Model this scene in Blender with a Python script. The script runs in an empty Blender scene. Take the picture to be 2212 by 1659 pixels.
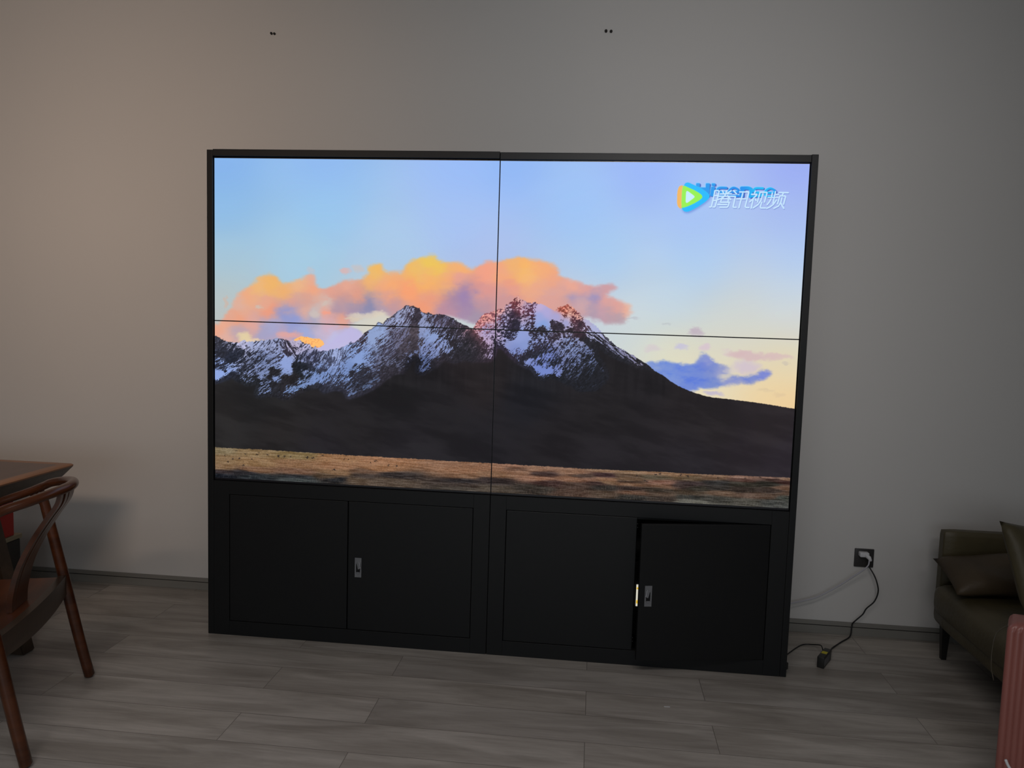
import bpy, bmesh, math, random
import numpy as np
from mathutils import Vector, Matrix

S = bpy.context.scene
COL = S.collection

# ------------------------------------------------------------------ camera
cam_d = bpy.data.cameras.new('camera'); cam = bpy.data.objects.new('camera', cam_d); COL.objects.link(cam)
cam_d.sensor_width = 36.0; cam_d.lens = 36.0 * 1698.1 / 2212.0; cam_d.clip_start = 0.05
Rm = [[0.993765, 0.107247, 0.030481], [0.039557, -0.083544, -0.995719], [-0.104241, 0.990716, -0.087265]]  # right, down, forward
mw = Matrix(((Rm[0][0], -Rm[1][0], -Rm[2][0], 0.4137), (Rm[0][1], -Rm[1][1], -Rm[2][1], -3.2056), (Rm[0][2], -Rm[1][2], -Rm[2][2], 1.4409), (0, 0, 0, 1)))
cam.matrix_world = mw
S.camera = cam

# ------------------------------------------------------------------ world, exposure
w = bpy.data.worlds.new('world'); S.world = w; w.use_nodes = True
w.node_tree.nodes['Background'].inputs[0].default_value = (0.55, 0.62, 0.7, 1)
w.node_tree.nodes['Background'].inputs[1].default_value = 0.03
S.view_settings.view_transform = 'Standard'; S.view_settings.look = 'None'
S.view_settings.exposure = 0.0; S.view_settings.gamma = 1.0; S.view_settings.use_curve_mapping = False
S.cycles.max_bounces = 6; S.cycles.diffuse_bounces = 4
S.cycles.use_denoising = True

# ------------------------------------------------------------------ daylight, a ceiling lamp and added wall fill lights behind the camera
def area(name, loc, target, sx, sy, watts, col, spread=180):
    l = bpy.data.lights.new(name, 'AREA'); l.shape = 'RECTANGLE'; l.size = sx; l.size_y = sy; l.energy = watts; l.color = col; l.spread = math.radians(spread)
    o = bpy.data.objects.new(name, l); COL.objects.link(o); o.location = loc
    o.rotation_euler = (Vector(target) - Vector(loc)).to_track_quat('-Z', 'Y').to_euler(); return o
area('daylight_front_window', (0.0, -6.85, 1.35), (0.0, 0, 1.3), 4.4, 1.5, 40, (0.83, 0.92, 1.0))
area('warm_wall_fill', (-1.0, -3.9, 2.75), (-2.15, 0.5, 1.85), 0.9, 0.35, 6.3, (1.0, 0.74, 0.57), 54)  # unseen warm fill, added for a soft falloff on the left wall
area('neutral_wall_fill', (0.9, -3.9, 2.75), (0.7, 0.5, 1.9), 0.9, 0.35, 3.7, (1.0, 0.96, 0.95), 50)  # weaker unseen fill, added to lift the wall right of centre
area('ceiling_panel_lamp', (0.0, -3.3, 3.40), (0.0, -2.5, 0), 2.8, 0.7, 24, (0.99, 0.94, 0.92), 112)

# ------------------------------------------------------------------ traced outlines of the film still (millimetres on the screen)
PIC = {
"sky":[[34,35,132,178,238],[475,31,140,182,240],[1058,24,150,185,246],[1247,22,142,182,246],[1802,35,146,176,246],[2371,28,150,168,242],[33,208,140,188,232],[477,200,150,197,236],[1063,247,162,192,242],[1533,184,156,195,247],[1992,230,160,190,246],[2383,223,164,186,242],[33,420,165,200,220],[379,413,165,203,225],[775,366,168,200,232],[1162,357,172,190,234],[1633,384,162,202,243],[1999,376,165,202,242],[2391,367,175,205,246],[22,577,182,192,190],[33,695,190,190,185],[1915,524,192,212,228],[2365,512,197,214,229],[1737,641,206,216,216],[2193,627,206,213,212],[2407,620,212,213,210],[1927,765,224,219,190],[2199,737,224,216,190],[2380,767,230,216,176],[2025,893,235,220,182],[2298,900,238,206,150],[2418,951,240,200,142],[741,653,220,210,190],[1112,642,200,206,205],[1566,571,200,205,215]],
"cloud":[-5.4,773.0,-3.3,701.3,13.6,682.9,47.4,653.4,73.5,624.2,84.7,591.9,114.5,555.7,140.4,530.3,170.0,515.4,192.1,493.7,221.5,477.2,247.2,471.3,273.0,481.2,287.7,498.3,298.8,515.6,324.4,511.4,353.6,503.6,390.0,488.7,415.4,474.1,433.5,470.2,448.1,483.8,441.1,511.9,452.2,529.0,484.9,535.1,513.7,516.9,542.4,498.8,563.9,491.3,592.8,497.5,621.5,496.8,650.1,485.6,667.5,457.5,677.9,433.1,702.7,422.1,724.2,428.5,733.4,461.2,815.7,459.2,827.9,424.0,850.6,406.1,886.1,392.9,911.4,382.4,947.0,381.6,967.8,400.9,998.4,410.1,1033.7,404.4,1069.2,410.9,1095.0,432.6,1125.1,426.9,1159.7,406.4,1204.7,402.9,1254.4,394.4,1283.8,381.5,1313.6,380.8,1363.5,391.9,1398.4,398.4,1423.5,412.5,1463.1,418.9,1449.3,443.6,1474.4,457.6,1524.2,475.9,1598.3,493.5,1637.2,487.6,1670.8,476.0,1698.3,495.7,1686.8,510.6,1638.6,524.1,1663.6,538.1,1707.6,544.1,1737.5,562.8,1777.0,578.7,1743.7,594.3,1757.0,620.7,1716.4,636.7,1653.0,637.7,1603.6,627.9,1578.6,616.4,1550.1,641.9,1482.9,693.4,1233.5,701.7,1157.0,674.2,1100.6,648.5,1029.1,630.7,978.3,639.8,875.8,642.9,772.8,651.1,720.4,617.4,688.3,644.5,598.6,668.2,580.7,682.8,653.4,715.5,617.8,751.9,289.2,798.6],
"cc":[[247,517,242,180,105],[306,550,242,176,110],[185,529,240,182,120],[140,576,240,170,130],[361,521,242,180,130],[427,540,242,166,130],[434,481,230,172,150],[215,602,232,166,140],[325,592,222,160,145],[398,597,216,160,145],[103,609,225,175,155],[66,656,230,165,140],[103,662,240,160,125],[29,700,238,170,140],[14,729,240,165,135],[103,716,190,165,175],[159,689,230,165,150],[244,637,242,155,122],[314,649,145,150,200],[344,666,140,150,208],[380,672,150,155,205],[252,693,165,165,205],[215,716,165,160,195],[326,709,150,158,208],[399,710,160,170,215],[307,730,215,165,165],[47,753,225,175,160],[406,643,238,170,142],[446,638,200,190,185],[435,663,165,160,190],[493,636,242,160,138],[496,598,210,190,180],[566,666,243,160,128],[472,704,195,180,205],[508,703,215,175,190],[563,711,190,180,215],[543,558,225,155,135],[507,545,230,160,140],[579,526,235,165,140],[615,563,230,155,130],[562,596,190,150,155],[544,621,170,145,165],[616,605,165,145,165],[670,603,133,135,172],[598,633,165,145,170],[724,609,185,155,165],[696,464,244,186,98],[686,499,242,176,112],[740,521,244,170,122],[758,559,240,160,128],[777,593,190,150,160],[660,687,150,165,210],[527,737,190,190,230],[932,412,242,197,85],[872,448,242,187,100],[974,440,243,192,90],[924,486,250,176,102],[1049,424,250,176,108],[1005,474,246,170,115],[848,528,252,160,112],[770,515,250,170,112],[925,561,236,155,125],[901,597,242,155,118],[772,581,200,150,150],[731,607,175,155,175],[1050,468,235,158,140],[1078,557,156,128,172],[1038,568,170,135,160],[1008,599,190,140,155],[1079,597,165,135,165],[1154,570,190,145,155],[1130,615,165,145,165],[1163,525,225,150,140],[1176,455,246,160,132],[1226,444,246,166,122],[1275,418,246,176,106],[1325,442,250,182,102],[1351,466,250,182,112],[1399,415,246,170,118],[1377,509,240,165,130],[1278,517,236,155,132],[1254,562,205,150,150],[1435,473,240,165,130],[1428,547,220,160,150],[1452,512,225,160,145],[1525,495,242,165,138],[1574,504,226,160,150],[1671,492,205,155,160],[1527,544,158,143,182],[1596,547,145,138,188],[1557,558,200,160,165],[1649,551,226,160,150],[1699,569,226,160,150],[1758,577,242,176,148],[1627,590,200,155,165],[1676,609,185,155,165],[1725,617,180,155,165],[1598,601,170,150,170],[1567,582,216,165,160],[1503,570,220,160,145]],
"splat":[[191,616,15.5,5.5,205,190,178,0.8],[485,595,8.6,12,205,190,180,0.6],[645,646,41.2,10.3,218,206,188,0.85],[710,632,27.5,13.1,218,206,188,0.85],[617,659,30.9,6.2,215,200,180,0.9],[133,750,24.1,15.5,225,205,165,1],[170,763,37.8,9.6,232,205,170,0.9],[51,600,6.9,17.2,215,175,155,0.5],[574,456,15.5,10.3,220,178,175,0.8],[628,448,20.6,12,205,190,185,0.6],[500,636,15.5,7.6,245,160,135,0.7],[446,645,13.7,13.7,205,192,185,0.7],[326,730,44.7,9.6,222,165,160,0.9],[419,457,17.2,10.3,200,190,195,0.5],[1850,736,26.1,9.1,212,203,204,0.9],[1963,721,23.5,10.4,198,194,216,0.9],[2023,663,23.5,11.1,192,178,190,0.95],[2060,728,17,11.8,214,194,206,0.85],[2148,739,17,13.1,216,200,200,0.6],[2183,745,32.6,9.1,212,184,186,0.8],[2245,754,62,13.1,211,182,186,0.85],[2343,748,39.2,9.8,214,186,186,0.8],[2223,796,42.4,22.2,206,190,208,0.8],[2098,908,26.1,8.5,190,180,206,0.8],[2162,815,26.1,7.8,215,205,200,0.5],[1896,634,13.1,3.3,180,185,190,0.5],[2376,776,11.8,3.9,190,180,175,0.4],[2302,886,32.6,5.2,215,195,160,0.5],[2365,902,19.6,9.1,215,190,155,0.4],[1768,614,19.6,3.3,180,180,190,0.5]],
"blue":[1814.0,789.1,1846.0,791.8,1877.5,786.8,1927.8,780.5,1972.5,791.7,2016.6,792.0,2033.6,781.1,2035.9,750.3,2058.3,748.2,2084.6,772.8,2117.6,783.1,2124.7,799.5,2161.0,801.9,2170.4,814.3,2137.6,831.6,2113.1,839.6,2107.4,850.0,2138.6,850.7,2168.8,832.3,2212.4,833.2,2255.3,822.6,2297.4,801.9,2325.2,803.4,2324.7,827.6,2287.3,843.0,2238.6,857.7,2201.4,859.2,2139.8,873.1,2090.3,882.8,2040.3,888.7,2028.3,899.5,1990.7,904.9,1926.6,888.1,1847.8,833.0],
"bluec":[[1860,813,120,145,212],[1910,811,96,128,216],[1974,812,90,122,218],[1925,849,100,132,218],[2011,808,92,122,214],[2047,768,108,128,210],[2072,780,130,140,210],[2087,811,96,120,205],[2143,815,120,132,200],[2038,845,84,116,216],[2040,877,86,118,220],[2102,862,90,120,208],[2125,829,150,155,205],[2175,840,112,130,205],[2237,834,100,122,210],[2298,819,120,132,212],[2177,859,130,140,208]],
"peak":[345.2,753.3,361.6,743.4,380.9,734.8,408.4,736.6,435.9,742.3,463.3,742.7,474.3,750.3,484.8,765.3,463.6,779.8,408.7,781.7,375.5,761.6],
"haze":[392.2,777.0,414.1,767.7,436.1,770.1,484.0,765.3,499.0,761.3,518.0,752.8,531.5,737.8,542.3,726.8,602.1,685.4,605.6,694.4,621.5,694.5,649.2,716.0,678.6,754.3,563.6,814.7,546.1,824.6,436.4,807.3],
"left":[-3.4,741.7,0.8,743.4,19.1,753.5,41.6,762.7,66.9,768.9,92.1,773.9,106.1,770.7,117.3,763.7,131.3,758.6,136.9,762.2,142.5,764.7,159.3,764.9,170.4,763.2,192.7,762.4,203.9,757.3,215.0,757.7,228.9,755.9,251.1,754.1,259.4,750.1,264.9,746.7,278.8,741.7,292.6,749.7,306.5,750.6,320.3,753.3,336.9,753.6,347.9,755.1,367.2,750.7,378.2,751.4,392.1,762.3,408.6,766.3,422.4,769.3,433.4,780.8,447.1,775.1,452.8,794.8,477.5,794.4,504.8,788.2,540.2,782.4,570.0,772.1,602.9,748.6,606.6,1028.8,-9.9,1055.3],
"main":[551.2,795.3,578.1,765.2,563.2,783.6,577.6,767.6,591.9,757.3,615.0,753.7,629.3,741.9,640.7,731.7,657.8,712.9,669.2,702.7,686.3,695.2,703.3,682.1,708.9,670.7,717.4,664.9,728.9,667.3,734.7,670.7,748.7,654.1,771.4,639.5,791.1,625.0,805.1,614.9,819.2,604.7,827.5,594.8,836.0,590.9,847.4,594.2,867.3,595.0,887.3,603.3,901.7,617.5,915.9,621.2,930.0,619.4,944.3,627.3,975.3,625.0,995.0,624.9,1023.4,636.0,1046.2,650.4,1074.6,663.4,1102.9,674.9,1125.4,681.0,1148.1,694.1,1150.3,697.3,1173.1,715.8,1195.6,723.4,1215.4,732.3,1243.4,738.3,1271.8,760.7,1294.9,791.6,1309.2,804.9,1323.1,807.2,1337.1,812.2,1371.2,838.5,1388.3,854.5,1406.7,868.9,1441.8,888.3,1579.8,910.4,2026.8,930.1,2576.8,1073.9,2594.7,1354.3,-75.0,1507.0,-73.0,1057.9,0.3,933.7,75.2,936.2,243.5,940.4,410.0,941.8,518.8,825.6],
"right":[1120.3,673.4,1126.9,656.7,1143.1,636.9,1151.1,625.6,1164.8,616.4,1192.3,605.2,1211.6,601.9,1216.9,594.9,1225.1,590.5,1233.6,597.1,1239.0,590.7,1255.1,576.0,1273.9,559.1,1284.6,547.9,1294.0,540.2,1306.6,545.9,1320.6,555.0,1337.3,560.8,1348.5,567.8,1364.9,566.0,1370.3,562.3,1381.4,566.9,1403.5,571.7,1431.3,584.5,1453.6,596.9,1458.7,587.7,1466.6,579.4,1485.4,573.4,1501.6,569.7,1518.2,576.5,1535.0,589.6,1551.8,605.3,1560.4,617.3,1588.1,631.3,1613.1,648.2,1635.5,667.8,1644.6,678.4,1646.5,677.8,1663.6,699.0,1688.6,717.1,1708.1,732.8,1738.4,748.0,1774.1,765.7,1807.2,786.3,1834.7,801.6,1862.5,825.0,1898.1,842.6,1925.8,863.3,1961.4,883.6,1999.4,899.7,2039.8,911.6,2072.0,919.8,2099.7,924.1,2149.0,927.3,2274.1,938.1,2442.0,958.5,2453.5,1148.4,1087.6,1203.4,1076.7,776.7],
"dens":[[33,816,0],[19,784,0.15],[75,842,0],[75,788,0.35],[115,813,0.1],[126,773,0.85],[159,777,1],[145,796,0.65],[187,784,0.7],[229,769,0.7],[243,798,0.7],[271,781,0.75],[187,811,0.6],[159,825,0.55],[215,826,0.6],[257,835,0.7],[299,820,0.6],[312,780,0.3],[326,795,0.25],[354,794,0.35],[332,811,0.1],[362,770,0.9],[387,782,0.6],[423,787,0.65],[376,793,0.75],[409,814,0.45],[395,830,0.45],[368,831,0.35],[450,802,0.35],[464,828,0.42],[491,805,0.42],[519,796,0.55],[492,832,0.4],[535,804,0.9],[340,827,1],[313,849,1],[327,867,1],[285,869,0.75],[362,858,0.02],[396,865,0],[423,869,0.1],[459,860,0.8],[368,871,0],[173,849,0.2],[159,871,0.2],[131,880,0.1],[148,898,0.35],[187,878,0.55],[215,863,0.6],[243,860,0.65],[61,891,0.9],[27,906,1],[84,879,0.6],[7,914,1],[8,855,0.35],[19,879,0.25],[41,886,0.2],[112,873,0.35],[75,909,0.02],[47,937,0],[229,895,0.8],[210,907,0.85],[187,905,0.5],[165,925,0.25],[257,889,0],[285,888,0],[271,902,0.02],[235,933,0.7],[271,912,0.9],[299,894,0.9],[321,886,0.9],[216,947,0.45],[313,913,0],[354,912,0],[376,892,0.02],[396,889,0.5],[404,910,0.5],[382,932,0.6],[391,948,0.9],[355,957,0.8],[327,967,0.5],[369,965,0.4],[423,898,0.6],[243,916,0],[257,943,0],[188,940,0],[355,939,0.1],[299,954,0],[437,919,0.9],[465,902,0.9],[519,873,0.9],[492,907,0.6],[533,905,0.6],[574,890,0.6],[547,928,0.25],[506,941,0.1],[465,881,0.15],[492,848,0.3],[519,831,0.25],[478,867,0.12],[546,851,0.7],[573,824,0.5],[451,948,0],[410,977,0],[327,1021,0],[202,977,0.25],[230,971,0.35],[271,969,0.05],[47,1005,0],[216,1012,0],[836,610,0.55],[820,627,0.6],[848,637,0.3],[862,615,0.4],[879,609,0.05],[885,636,0.03],[871,659,0.1],[875,692,0.03],[873,734,0.08],[876,770,0.03],[837,660,0.3],[806,638,0.75],[777,656,0.65],[806,666,0.75],[749,668,0.6],[735,691,0.85],[707,709,0.95],[684,729,1],[658,727,0.4],[649,719,0.15],[764,701,0.7],[792,695,0.55],[821,705,0.5],[836,732,0.3],[793,736,0.55],[765,751,0.6],[722,747,0.7],[693,771,0.85],[650,806,0.9],[636,821,1],[599,842,1],[665,811,0.8],[593,814,0.65],[621,779,0.5],[592,774,0.55],[578,786,0.6],[737,780,0.55],[780,779,0.5],[808,792,0.25],[822,772,0.15],[766,813,0.42],[708,818,0.55],[680,842,0.5],[622,863,0.55],[579,885,0.9],[608,884,0.25],[666,873,0.2],[723,851,0.4],[752,842,0.38],[780,821,0.35],[772,858,0.1],[695,889,0.15],[652,905,0.1],[852,818,0.3],[835,850,0.25],[863,804,0.5],[877,787,0.5],[881,831,0],[839,889,0],[913,635,0.85],[906,663,0.9],[933,648,0.4],[927,624,0.5],[962,642,0.22],[990,660,0.4],[975,633,0.15],[1018,649,0.28],[1047,667,0.2],[1075,674,0.18],[920,677,0.8],[906,691,0.9],[915,713,0.9],[949,690,0.4],[949,717,0.95],[921,735,0.85],[978,730,0.75],[936,759,0.75],[902,747,0.5],[964,758,0.75],[992,744,0.8],[979,786,0.7],[1015,762,0.75],[937,796,0.75],[908,774,0.7],[908,802,0.6],[923,819,0.65],[923,835,0.5],[904,853,0.6],[952,829,0.1],[993,799,0.03],[1020,715,0.28],[991,705,0.35],[1048,703,0.2],[1076,702,0.18],[1034,742,0.1],[1063,741,0.15],[1049,783,0.08],[1091,768,0.06],[1133,739,0.08],[1104,712,0.03],[994,827,0],[1078,810,0.03],[738,879,0.1],[710,905,0.3],[681,932,0.6],[661,947,0.4],[609,963,0.6],[638,954,0.3],[594,938,0.2],[739,921,0],[796,891,0],[624,983,0],[1143,651,0.65],[1185,630,0.65],[1158,672,0.7],[1192,685,0.75],[1173,699,0.8],[1224,656,0.55],[1231,697,0.5],[1253,595,0.6],[1268,628,0.25],[1288,572,0.25],[1299,553,0.85],[1289,613,0.08],[1296,657,0.03],[1322,599,0.3],[1308,585,0.4],[1336,617,0.5],[1329,574,0.8],[1349,584,0.3],[1365,578,0.3],[1334,639,0.75],[1330,661,0.75],[1286,674,0.08],[1281,701,0.3],[1312,717,1.2],[1325,700,1.2],[1293,737,1.2],[1327,744,1.1],[1300,764,0.85],[1322,771,0.7],[1306,788,0.5],[1405,610,1.3],[1390,583,1.2],[1420,650,1.2],[1392,637,1.2],[1379,654,0.95],[1432,614,1.3],[1460,619,1.2],[1474,635,0.9],[1502,642,1],[1447,652,0.08],[1475,654,0.03],[1407,672,0.1],[1369,676,0.2],[1357,652,0.35],[1356,633,0.25],[1500,593,0.5],[1514,612,0.85],[1481,588,0.35],[1536,611,0.4],[1543,646,0.12],[1564,651,0.12],[1521,650,0.3],[1586,637,1],[1611,658,1],[1584,669,0.6],[1530,674,0.08],[1544,687,0.03],[1612,696,0.6],[1637,695,0.65],[1593,691,0.5],[1380,698,0.35],[1395,725,0.42],[1368,742,0.35],[1414,708,0.42],[1409,741,0.2],[1396,763,0.1],[1424,757,0.4],[1449,712,0.15],[1464,731,0.45],[1491,716,0.5],[1523,704,0.7],[1545,722,0.6],[1506,757,0.5],[1465,772,0.45],[1424,781,0.75],[1439,806,0.5],[1573,741,0.6],[1601,756,0.5],[1561,782,0.45],[1521,811,0.4],[1480,812,0.4],[1597,789,0.3],[1631,821,0.25],[1550,837,0.2],[1591,836,0.18],[1509,853,0.15],[1565,878,0.1],[1619,876,0.08],[1496,875,0.05],[1350,784,0],[1323,791,0],[1369,786,0.05],[1397,796,0.5],[1356,809,0.9],[1367,803,0.85],[1393,832,1],[1413,845,1],[1440,847,1],[1468,851,0.75],[1408,865,0.5],[1392,810,0.35],[1420,820,0.5],[1455,863,0.02],[1442,888,0],[1525,907,0.02],[1586,707,0],[1622,725,0],[1571,692,0.02],[1639,766,0],[1616,734,0],[1699,774,0],[1656,721,0.28],[1684,734,0.45],[1704,752,0.5],[1644,740,0],[1739,764,0.5],[1769,780,0.5],[1797,795,0.3],[1675,720,0.5],[1754,799,0],[1809,824,0],[1623,706,0.25],[1865,877,0],[2001,925,0],[1814,933,0],[1635,858,0.05]],
"bare":[-3.9,938.0,75.2,918.6,117.4,927.8,148.3,945.5,159.5,938.3,198.7,926.0,229.4,916.7,204.3,939.3,196.0,972.0,179.3,997.0,229.6,981.4,271.5,986.5,316.2,998.1,410.0,944.5,454.2,948.1,470.9,964.9,520.1,945.5,588.6,950.7,582.8,955.8,591.9,982.5,629.5,968.1,695.7,934.2,766.9,877.7,812.6,866.1,824.1,865.7,840.6,832.8,873.8,781.2,897.3,816.7,887.0,867.5,904.1,868.3,965.8,831.0,1010.6,807.0,1078.6,819.8,1154.0,807.3,1091.9,818.4,1142.0,805.5,1197.8,797.9,1206.8,725.7,1215.5,736.5,1243.4,741.0,1309.3,807.7,1368.1,829.0,1405.4,870.4,1440.7,855.2,1482.3,864.6,1525.0,909.8,1620.6,907.3,1623.2,909.5,1675.4,856.7,1652.1,816.5,1617.4,763.2,1627.1,732.8,1709.7,769.4,1747.9,781.6,1816.4,811.7,1834.9,805.6,2024.9,892.6,2566.1,907.6,2606.7,1543.5,-140.2,1718.7],
"ang":[[187,797,40],[243,782,50],[326,779,-55],[354,805,-60],[395,817,70],[464,814,65],[519,799,80],[299,847,35],[187,878,40],[47,897,30],[243,930,30],[355,960,28],[395,830,75],[763,668,45],[820,638,60],[848,623,70],[679,754,38],[622,841,36],[766,807,36],[710,894,30],[933,648,55],[976,647,60],[1032,659,55],[950,745,48],[937,815,45],[1048,742,65],[1157,645,60],[1241,642,80],[1295,599,85],[1351,639,85],[1381,720,70],[1405,610,-30],[1519,743,52],[1465,772,55],[1548,796,55],[1588,767,58],[1598,685,-40],[1513,593,60],[1616,722,-45],[1697,733,-40],[1780,779,-30],[1620,831,55]],
"scol":[[1293,553,245,185,170],[1307,566,215,160,165],[1225,596,245,175,165],[1157,631,245,165,150],[1143,651,225,150,150],[1184,622,235,160,155],[1172,677,180,170,215],[1240,637,165,165,210],[1267,587,190,165,190],[1335,585,190,165,195],[1390,578,200,180,222],[1418,604,182,175,226],[1392,624,160,172,228],[1406,653,140,168,228],[1460,619,175,172,222],[1502,642,165,168,218],[1500,591,245,165,140],[1472,581,240,150,130],[1519,612,245,190,170],[1486,577,235,140,120],[1535,595,235,150,125],[1547,614,240,180,165],[1515,628,205,180,205],[1583,637,185,180,215],[1614,663,180,185,225],[1312,708,150,165,222],[1327,744,140,158,215],[1313,763,130,145,205],[1425,787,115,130,195],[1518,729,130,145,190],[1548,796,115,128,175],[1413,842,120,140,210],[1601,767,110,122,165],[1605,849,75,85,115],[836,610,160,165,200],[792,653,155,165,205],[707,711,150,170,215],[636,821,140,165,220],[593,870,125,150,205],[681,938,90,105,140],[766,836,105,110,140],[821,722,110,110,140],[905,649,150,160,200],[949,717,145,165,215],[936,773,130,145,195],[992,749,140,155,205],[923,830,90,105,150],[990,655,120,120,155],[131,770,190,190,225],[173,771,170,180,220],[243,769,160,170,210],[362,765,195,185,215],[395,774,195,190,225],[215,837,130,145,190],[313,855,150,170,225],[19,911,150,175,235],[243,889,130,145,190],[271,910,130,150,200],[355,960,120,145,195],[465,897,125,150,205],[519,796,165,180,225],[409,830,130,140,180]],
"rock":[[1288,572,112,55,62],[1308,585,95,50,65],[1267,614,52,40,58],[1349,579,80,45,65],[1486,591,155,75,60],[1527,601,120,60,60],[1542,619,85,45,58],[1157,639,140,80,85],[1198,616,130,75,85],[1296,654,38,34,50],[1381,720,42,38,52],[1556,649,60,42,55],[1493,771,36,34,46],[1600,726,30,29,36],[1447,652,45,36,48],[1475,654,40,34,46],[1466,630,60,50,70],[1407,672,42,36,46],[1505,664,45,36,46],[1592,877,24,25,32],[1468,854,25,27,34],[1536,838,27,28,36],[1618,835,25,26,33],[1616,794,26,27,34],[1466,799,30,32,44],[1673,802,26,25,31],[1726,773,30,30,38],[1808,797,32,30,36],[1242,697,36,34,52],[1398,802,32,34,46],[848,623,60,52,66],[877,636,48,42,52],[872,706,72,64,72],[873,762,58,52,60],[822,749,66,60,70],[765,751,60,56,72],[708,810,55,52,66],[766,850,46,43,52],[990,633,56,48,60],[1047,673,48,42,52],[1020,715,42,38,46],[717,669,62,50,55],[678,707,60,50,60],[623,883,40,40,50],[1077,768,36,34,41],[881,831,22,22,30],[33,806,44,46,58],[75,842,36,40,54],[13,769,50,50,60],[243,782,62,64,84],[326,806,50,46,60],[409,816,52,54,74],[382,863,28,32,40],[187,865,40,42,54],[271,899,36,36,42],[341,918,36,34,38],[160,946,34,36,42],[532,804,70,75,100]],
"base":[[32,1094,44,44,47],[198,1026,38,39,43],[281,1143,40,39,42],[608,1128,36,35,40],[786,962,31,31,36],[882,822,28,27,33],[986,1051,32,31,37],[1177,908,36,32,36],[1184,1140,32,31,38],[1333,959,26,27,36],[1473,1126,32,30,36],[1659,1022,31,29,34],[1665,1175,36,34,41],[1837,825,28,26,32],[2028,949,36,33,38],[2125,1058,40,37,42],[2305,1031,46,42,48],[2386,1177,48,44,54],[2040,1194,40,38,46],[2220,1129,44,40,48],[890,1193,38,37,44],[487,1233,38,37,44],[1075,700,52,44,50],[198,887,36,38,44]],
"plainedge":[-52.6,1227.1,2.2,1228.5,216.4,1228.5,440.1,1232.0,660.8,1234.1,810.6,1234.6,1667.7,1240.5,1882.1,1237.9,2093.6,1238.5,2302.0,1235.5,2418.9,1235.1,2461.7,1237.0,2473.9,1437.2,-53.4,1423.4],
"plain":[[12,1238,128,108,80],[12,1285,132,102,72],[12,1315,130,98,70],[12,1337,52,42,42],[12,1352,28,30,36],[179,1241,134,106,74],[179,1288,138,104,72],[179,1321,118,84,62],[141,1334,40,36,38],[179,1347,42,44,46],[366,1242,128,104,70],[366,1286,136,98,70],[366,1319,112,80,62],[367,1341,38,38,40],[367,1350,66,68,66],[551,1248,146,104,72],[551,1287,140,98,70],[552,1313,122,90,64],[522,1332,80,62,48],[545,1340,30,30,32],[662,1303,95,68,52],[662,1318,60,48,42],[626,1341,90,72,58],[734,1249,152,106,76],[735,1285,146,102,72],[790,1311,50,42,40],[772,1334,84,68,56],[1089,1247,140,100,76],[1089,1277,142,100,74],[1090,1301,120,86,64],[1090,1318,40,34,34],[1091,1338,60,48,42],[1091,1352,70,60,52],[1210,1257,140,98,74],[1211,1284,128,92,68],[1212,1311,46,36,34],[1213,1345,72,60,50],[1303,1243,140,98,76],[1317,1255,100,70,55],[1324,1272,130,92,70],[1390,1252,138,100,78],[1424,1273,60,42,38],[1411,1291,140,98,76],[1458,1308,60,40,36],[1393,1335,52,44,38],[1555,1260,138,100,78],[1589,1271,70,52,44],[1543,1287,132,92,70],[1622,1286,120,84,66],[1655,1298,60,42,38],[1557,1313,66,48,40],[1559,1346,72,52,42],[1686,1245,138,104,80],[1687,1263,62,42,42],[1687,1282,130,92,68],[1688,1293,110,80,58],[1689,1315,42,36,32],[1690,1341,78,60,48],[1775,1244,136,104,78],[1758,1260,90,68,52],[1777,1277,110,84,64],[1777,1286,60,44,36],[1778,1295,118,84,62],[1778,1314,46,34,30],[1797,1331,95,66,50],[1798,1349,44,40,36],[1882,1244,136,100,74],[1883,1260,80,66,50],[1920,1284,122,84,68],[1920,1297,100,70,52],[1903,1314,50,40,32],[1922,1331,78,60,48],[1923,1350,56,46,40],[1988,1244,132,98,72],[2024,1257,92,72,52],[1991,1291,52,38,34],[2026,1282,60,46,44],[2062,1298,50,44,36],[2028,1322,72,58,46],[2028,1336,44,42,38],[2029,1355,100,94,84],[2129,1240,128,96,74],[2112,1254,100,74,56],[2130,1269,48,44,42],[2131,1294,46,40,36],[2150,1312,100,76,60],[2134,1338,58,54,48],[2233,1244,134,100,84],[2234,1253,80,54,46],[2235,1271,52,46,38],[2236,1296,52,42,36],[2272,1316,88,66,54],[2256,1342,72,66,58],[2337,1237,134,100,84],[2354,1246,70,50,44],[2338,1265,40,36,30],[2357,1293,58,46,40],[2341,1316,80,60,48],[2360,1340,60,58,54],[2406,1242,130,98,78],[2406,1254,60,38,34],[2408,1279,100,72,56],[2409,1301,78,58,46],[2403,1319,54,54,48],[2405,1348,66,64,60]],
"dots":[[43,1262,3.1,3.1],[95,1240,4.1,1.4],[137,1253,5.5,2.1],[189,1252,5.5,2.7],[198,1244,3.1,1.4],[237,1250,6.2,2.1],[286,1254,4.8,4.1],[312,1255,2.7,1.7],[337,1254,3.8,3.8],[412,1253,9.6,3.8],[438,1254,8.9,2.7],[483,1241,5.5,1.4],[576,1252,6.2,4.1],[594,1254,3.4,1.4],[712,1253,6.9,2.4],[691,1261,4.1,2.4],[126,1302,4.8,1.4],[168,1274,4.8,1.7],[58,1291,2.7,2.7],[79,1275,2.7,2.1],[111,1273,2.7,2.7],[533,1300,6.2,1],[807,1269,5.5,1.7],[771,1269,1,4.1],[1987,1247,3.2,2.9],[2015,1251,2.5,2.2],[1888,1249,2.9,2.2],[1904,1247,2.9,1.8],[2244,1247,3.2,1.4],[2302,1238,3.2,1.4],[2138,1251,2.9,1.8],[1848,1279,8.7,2.2],[1812,1259,2.9,1.4]],
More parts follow.
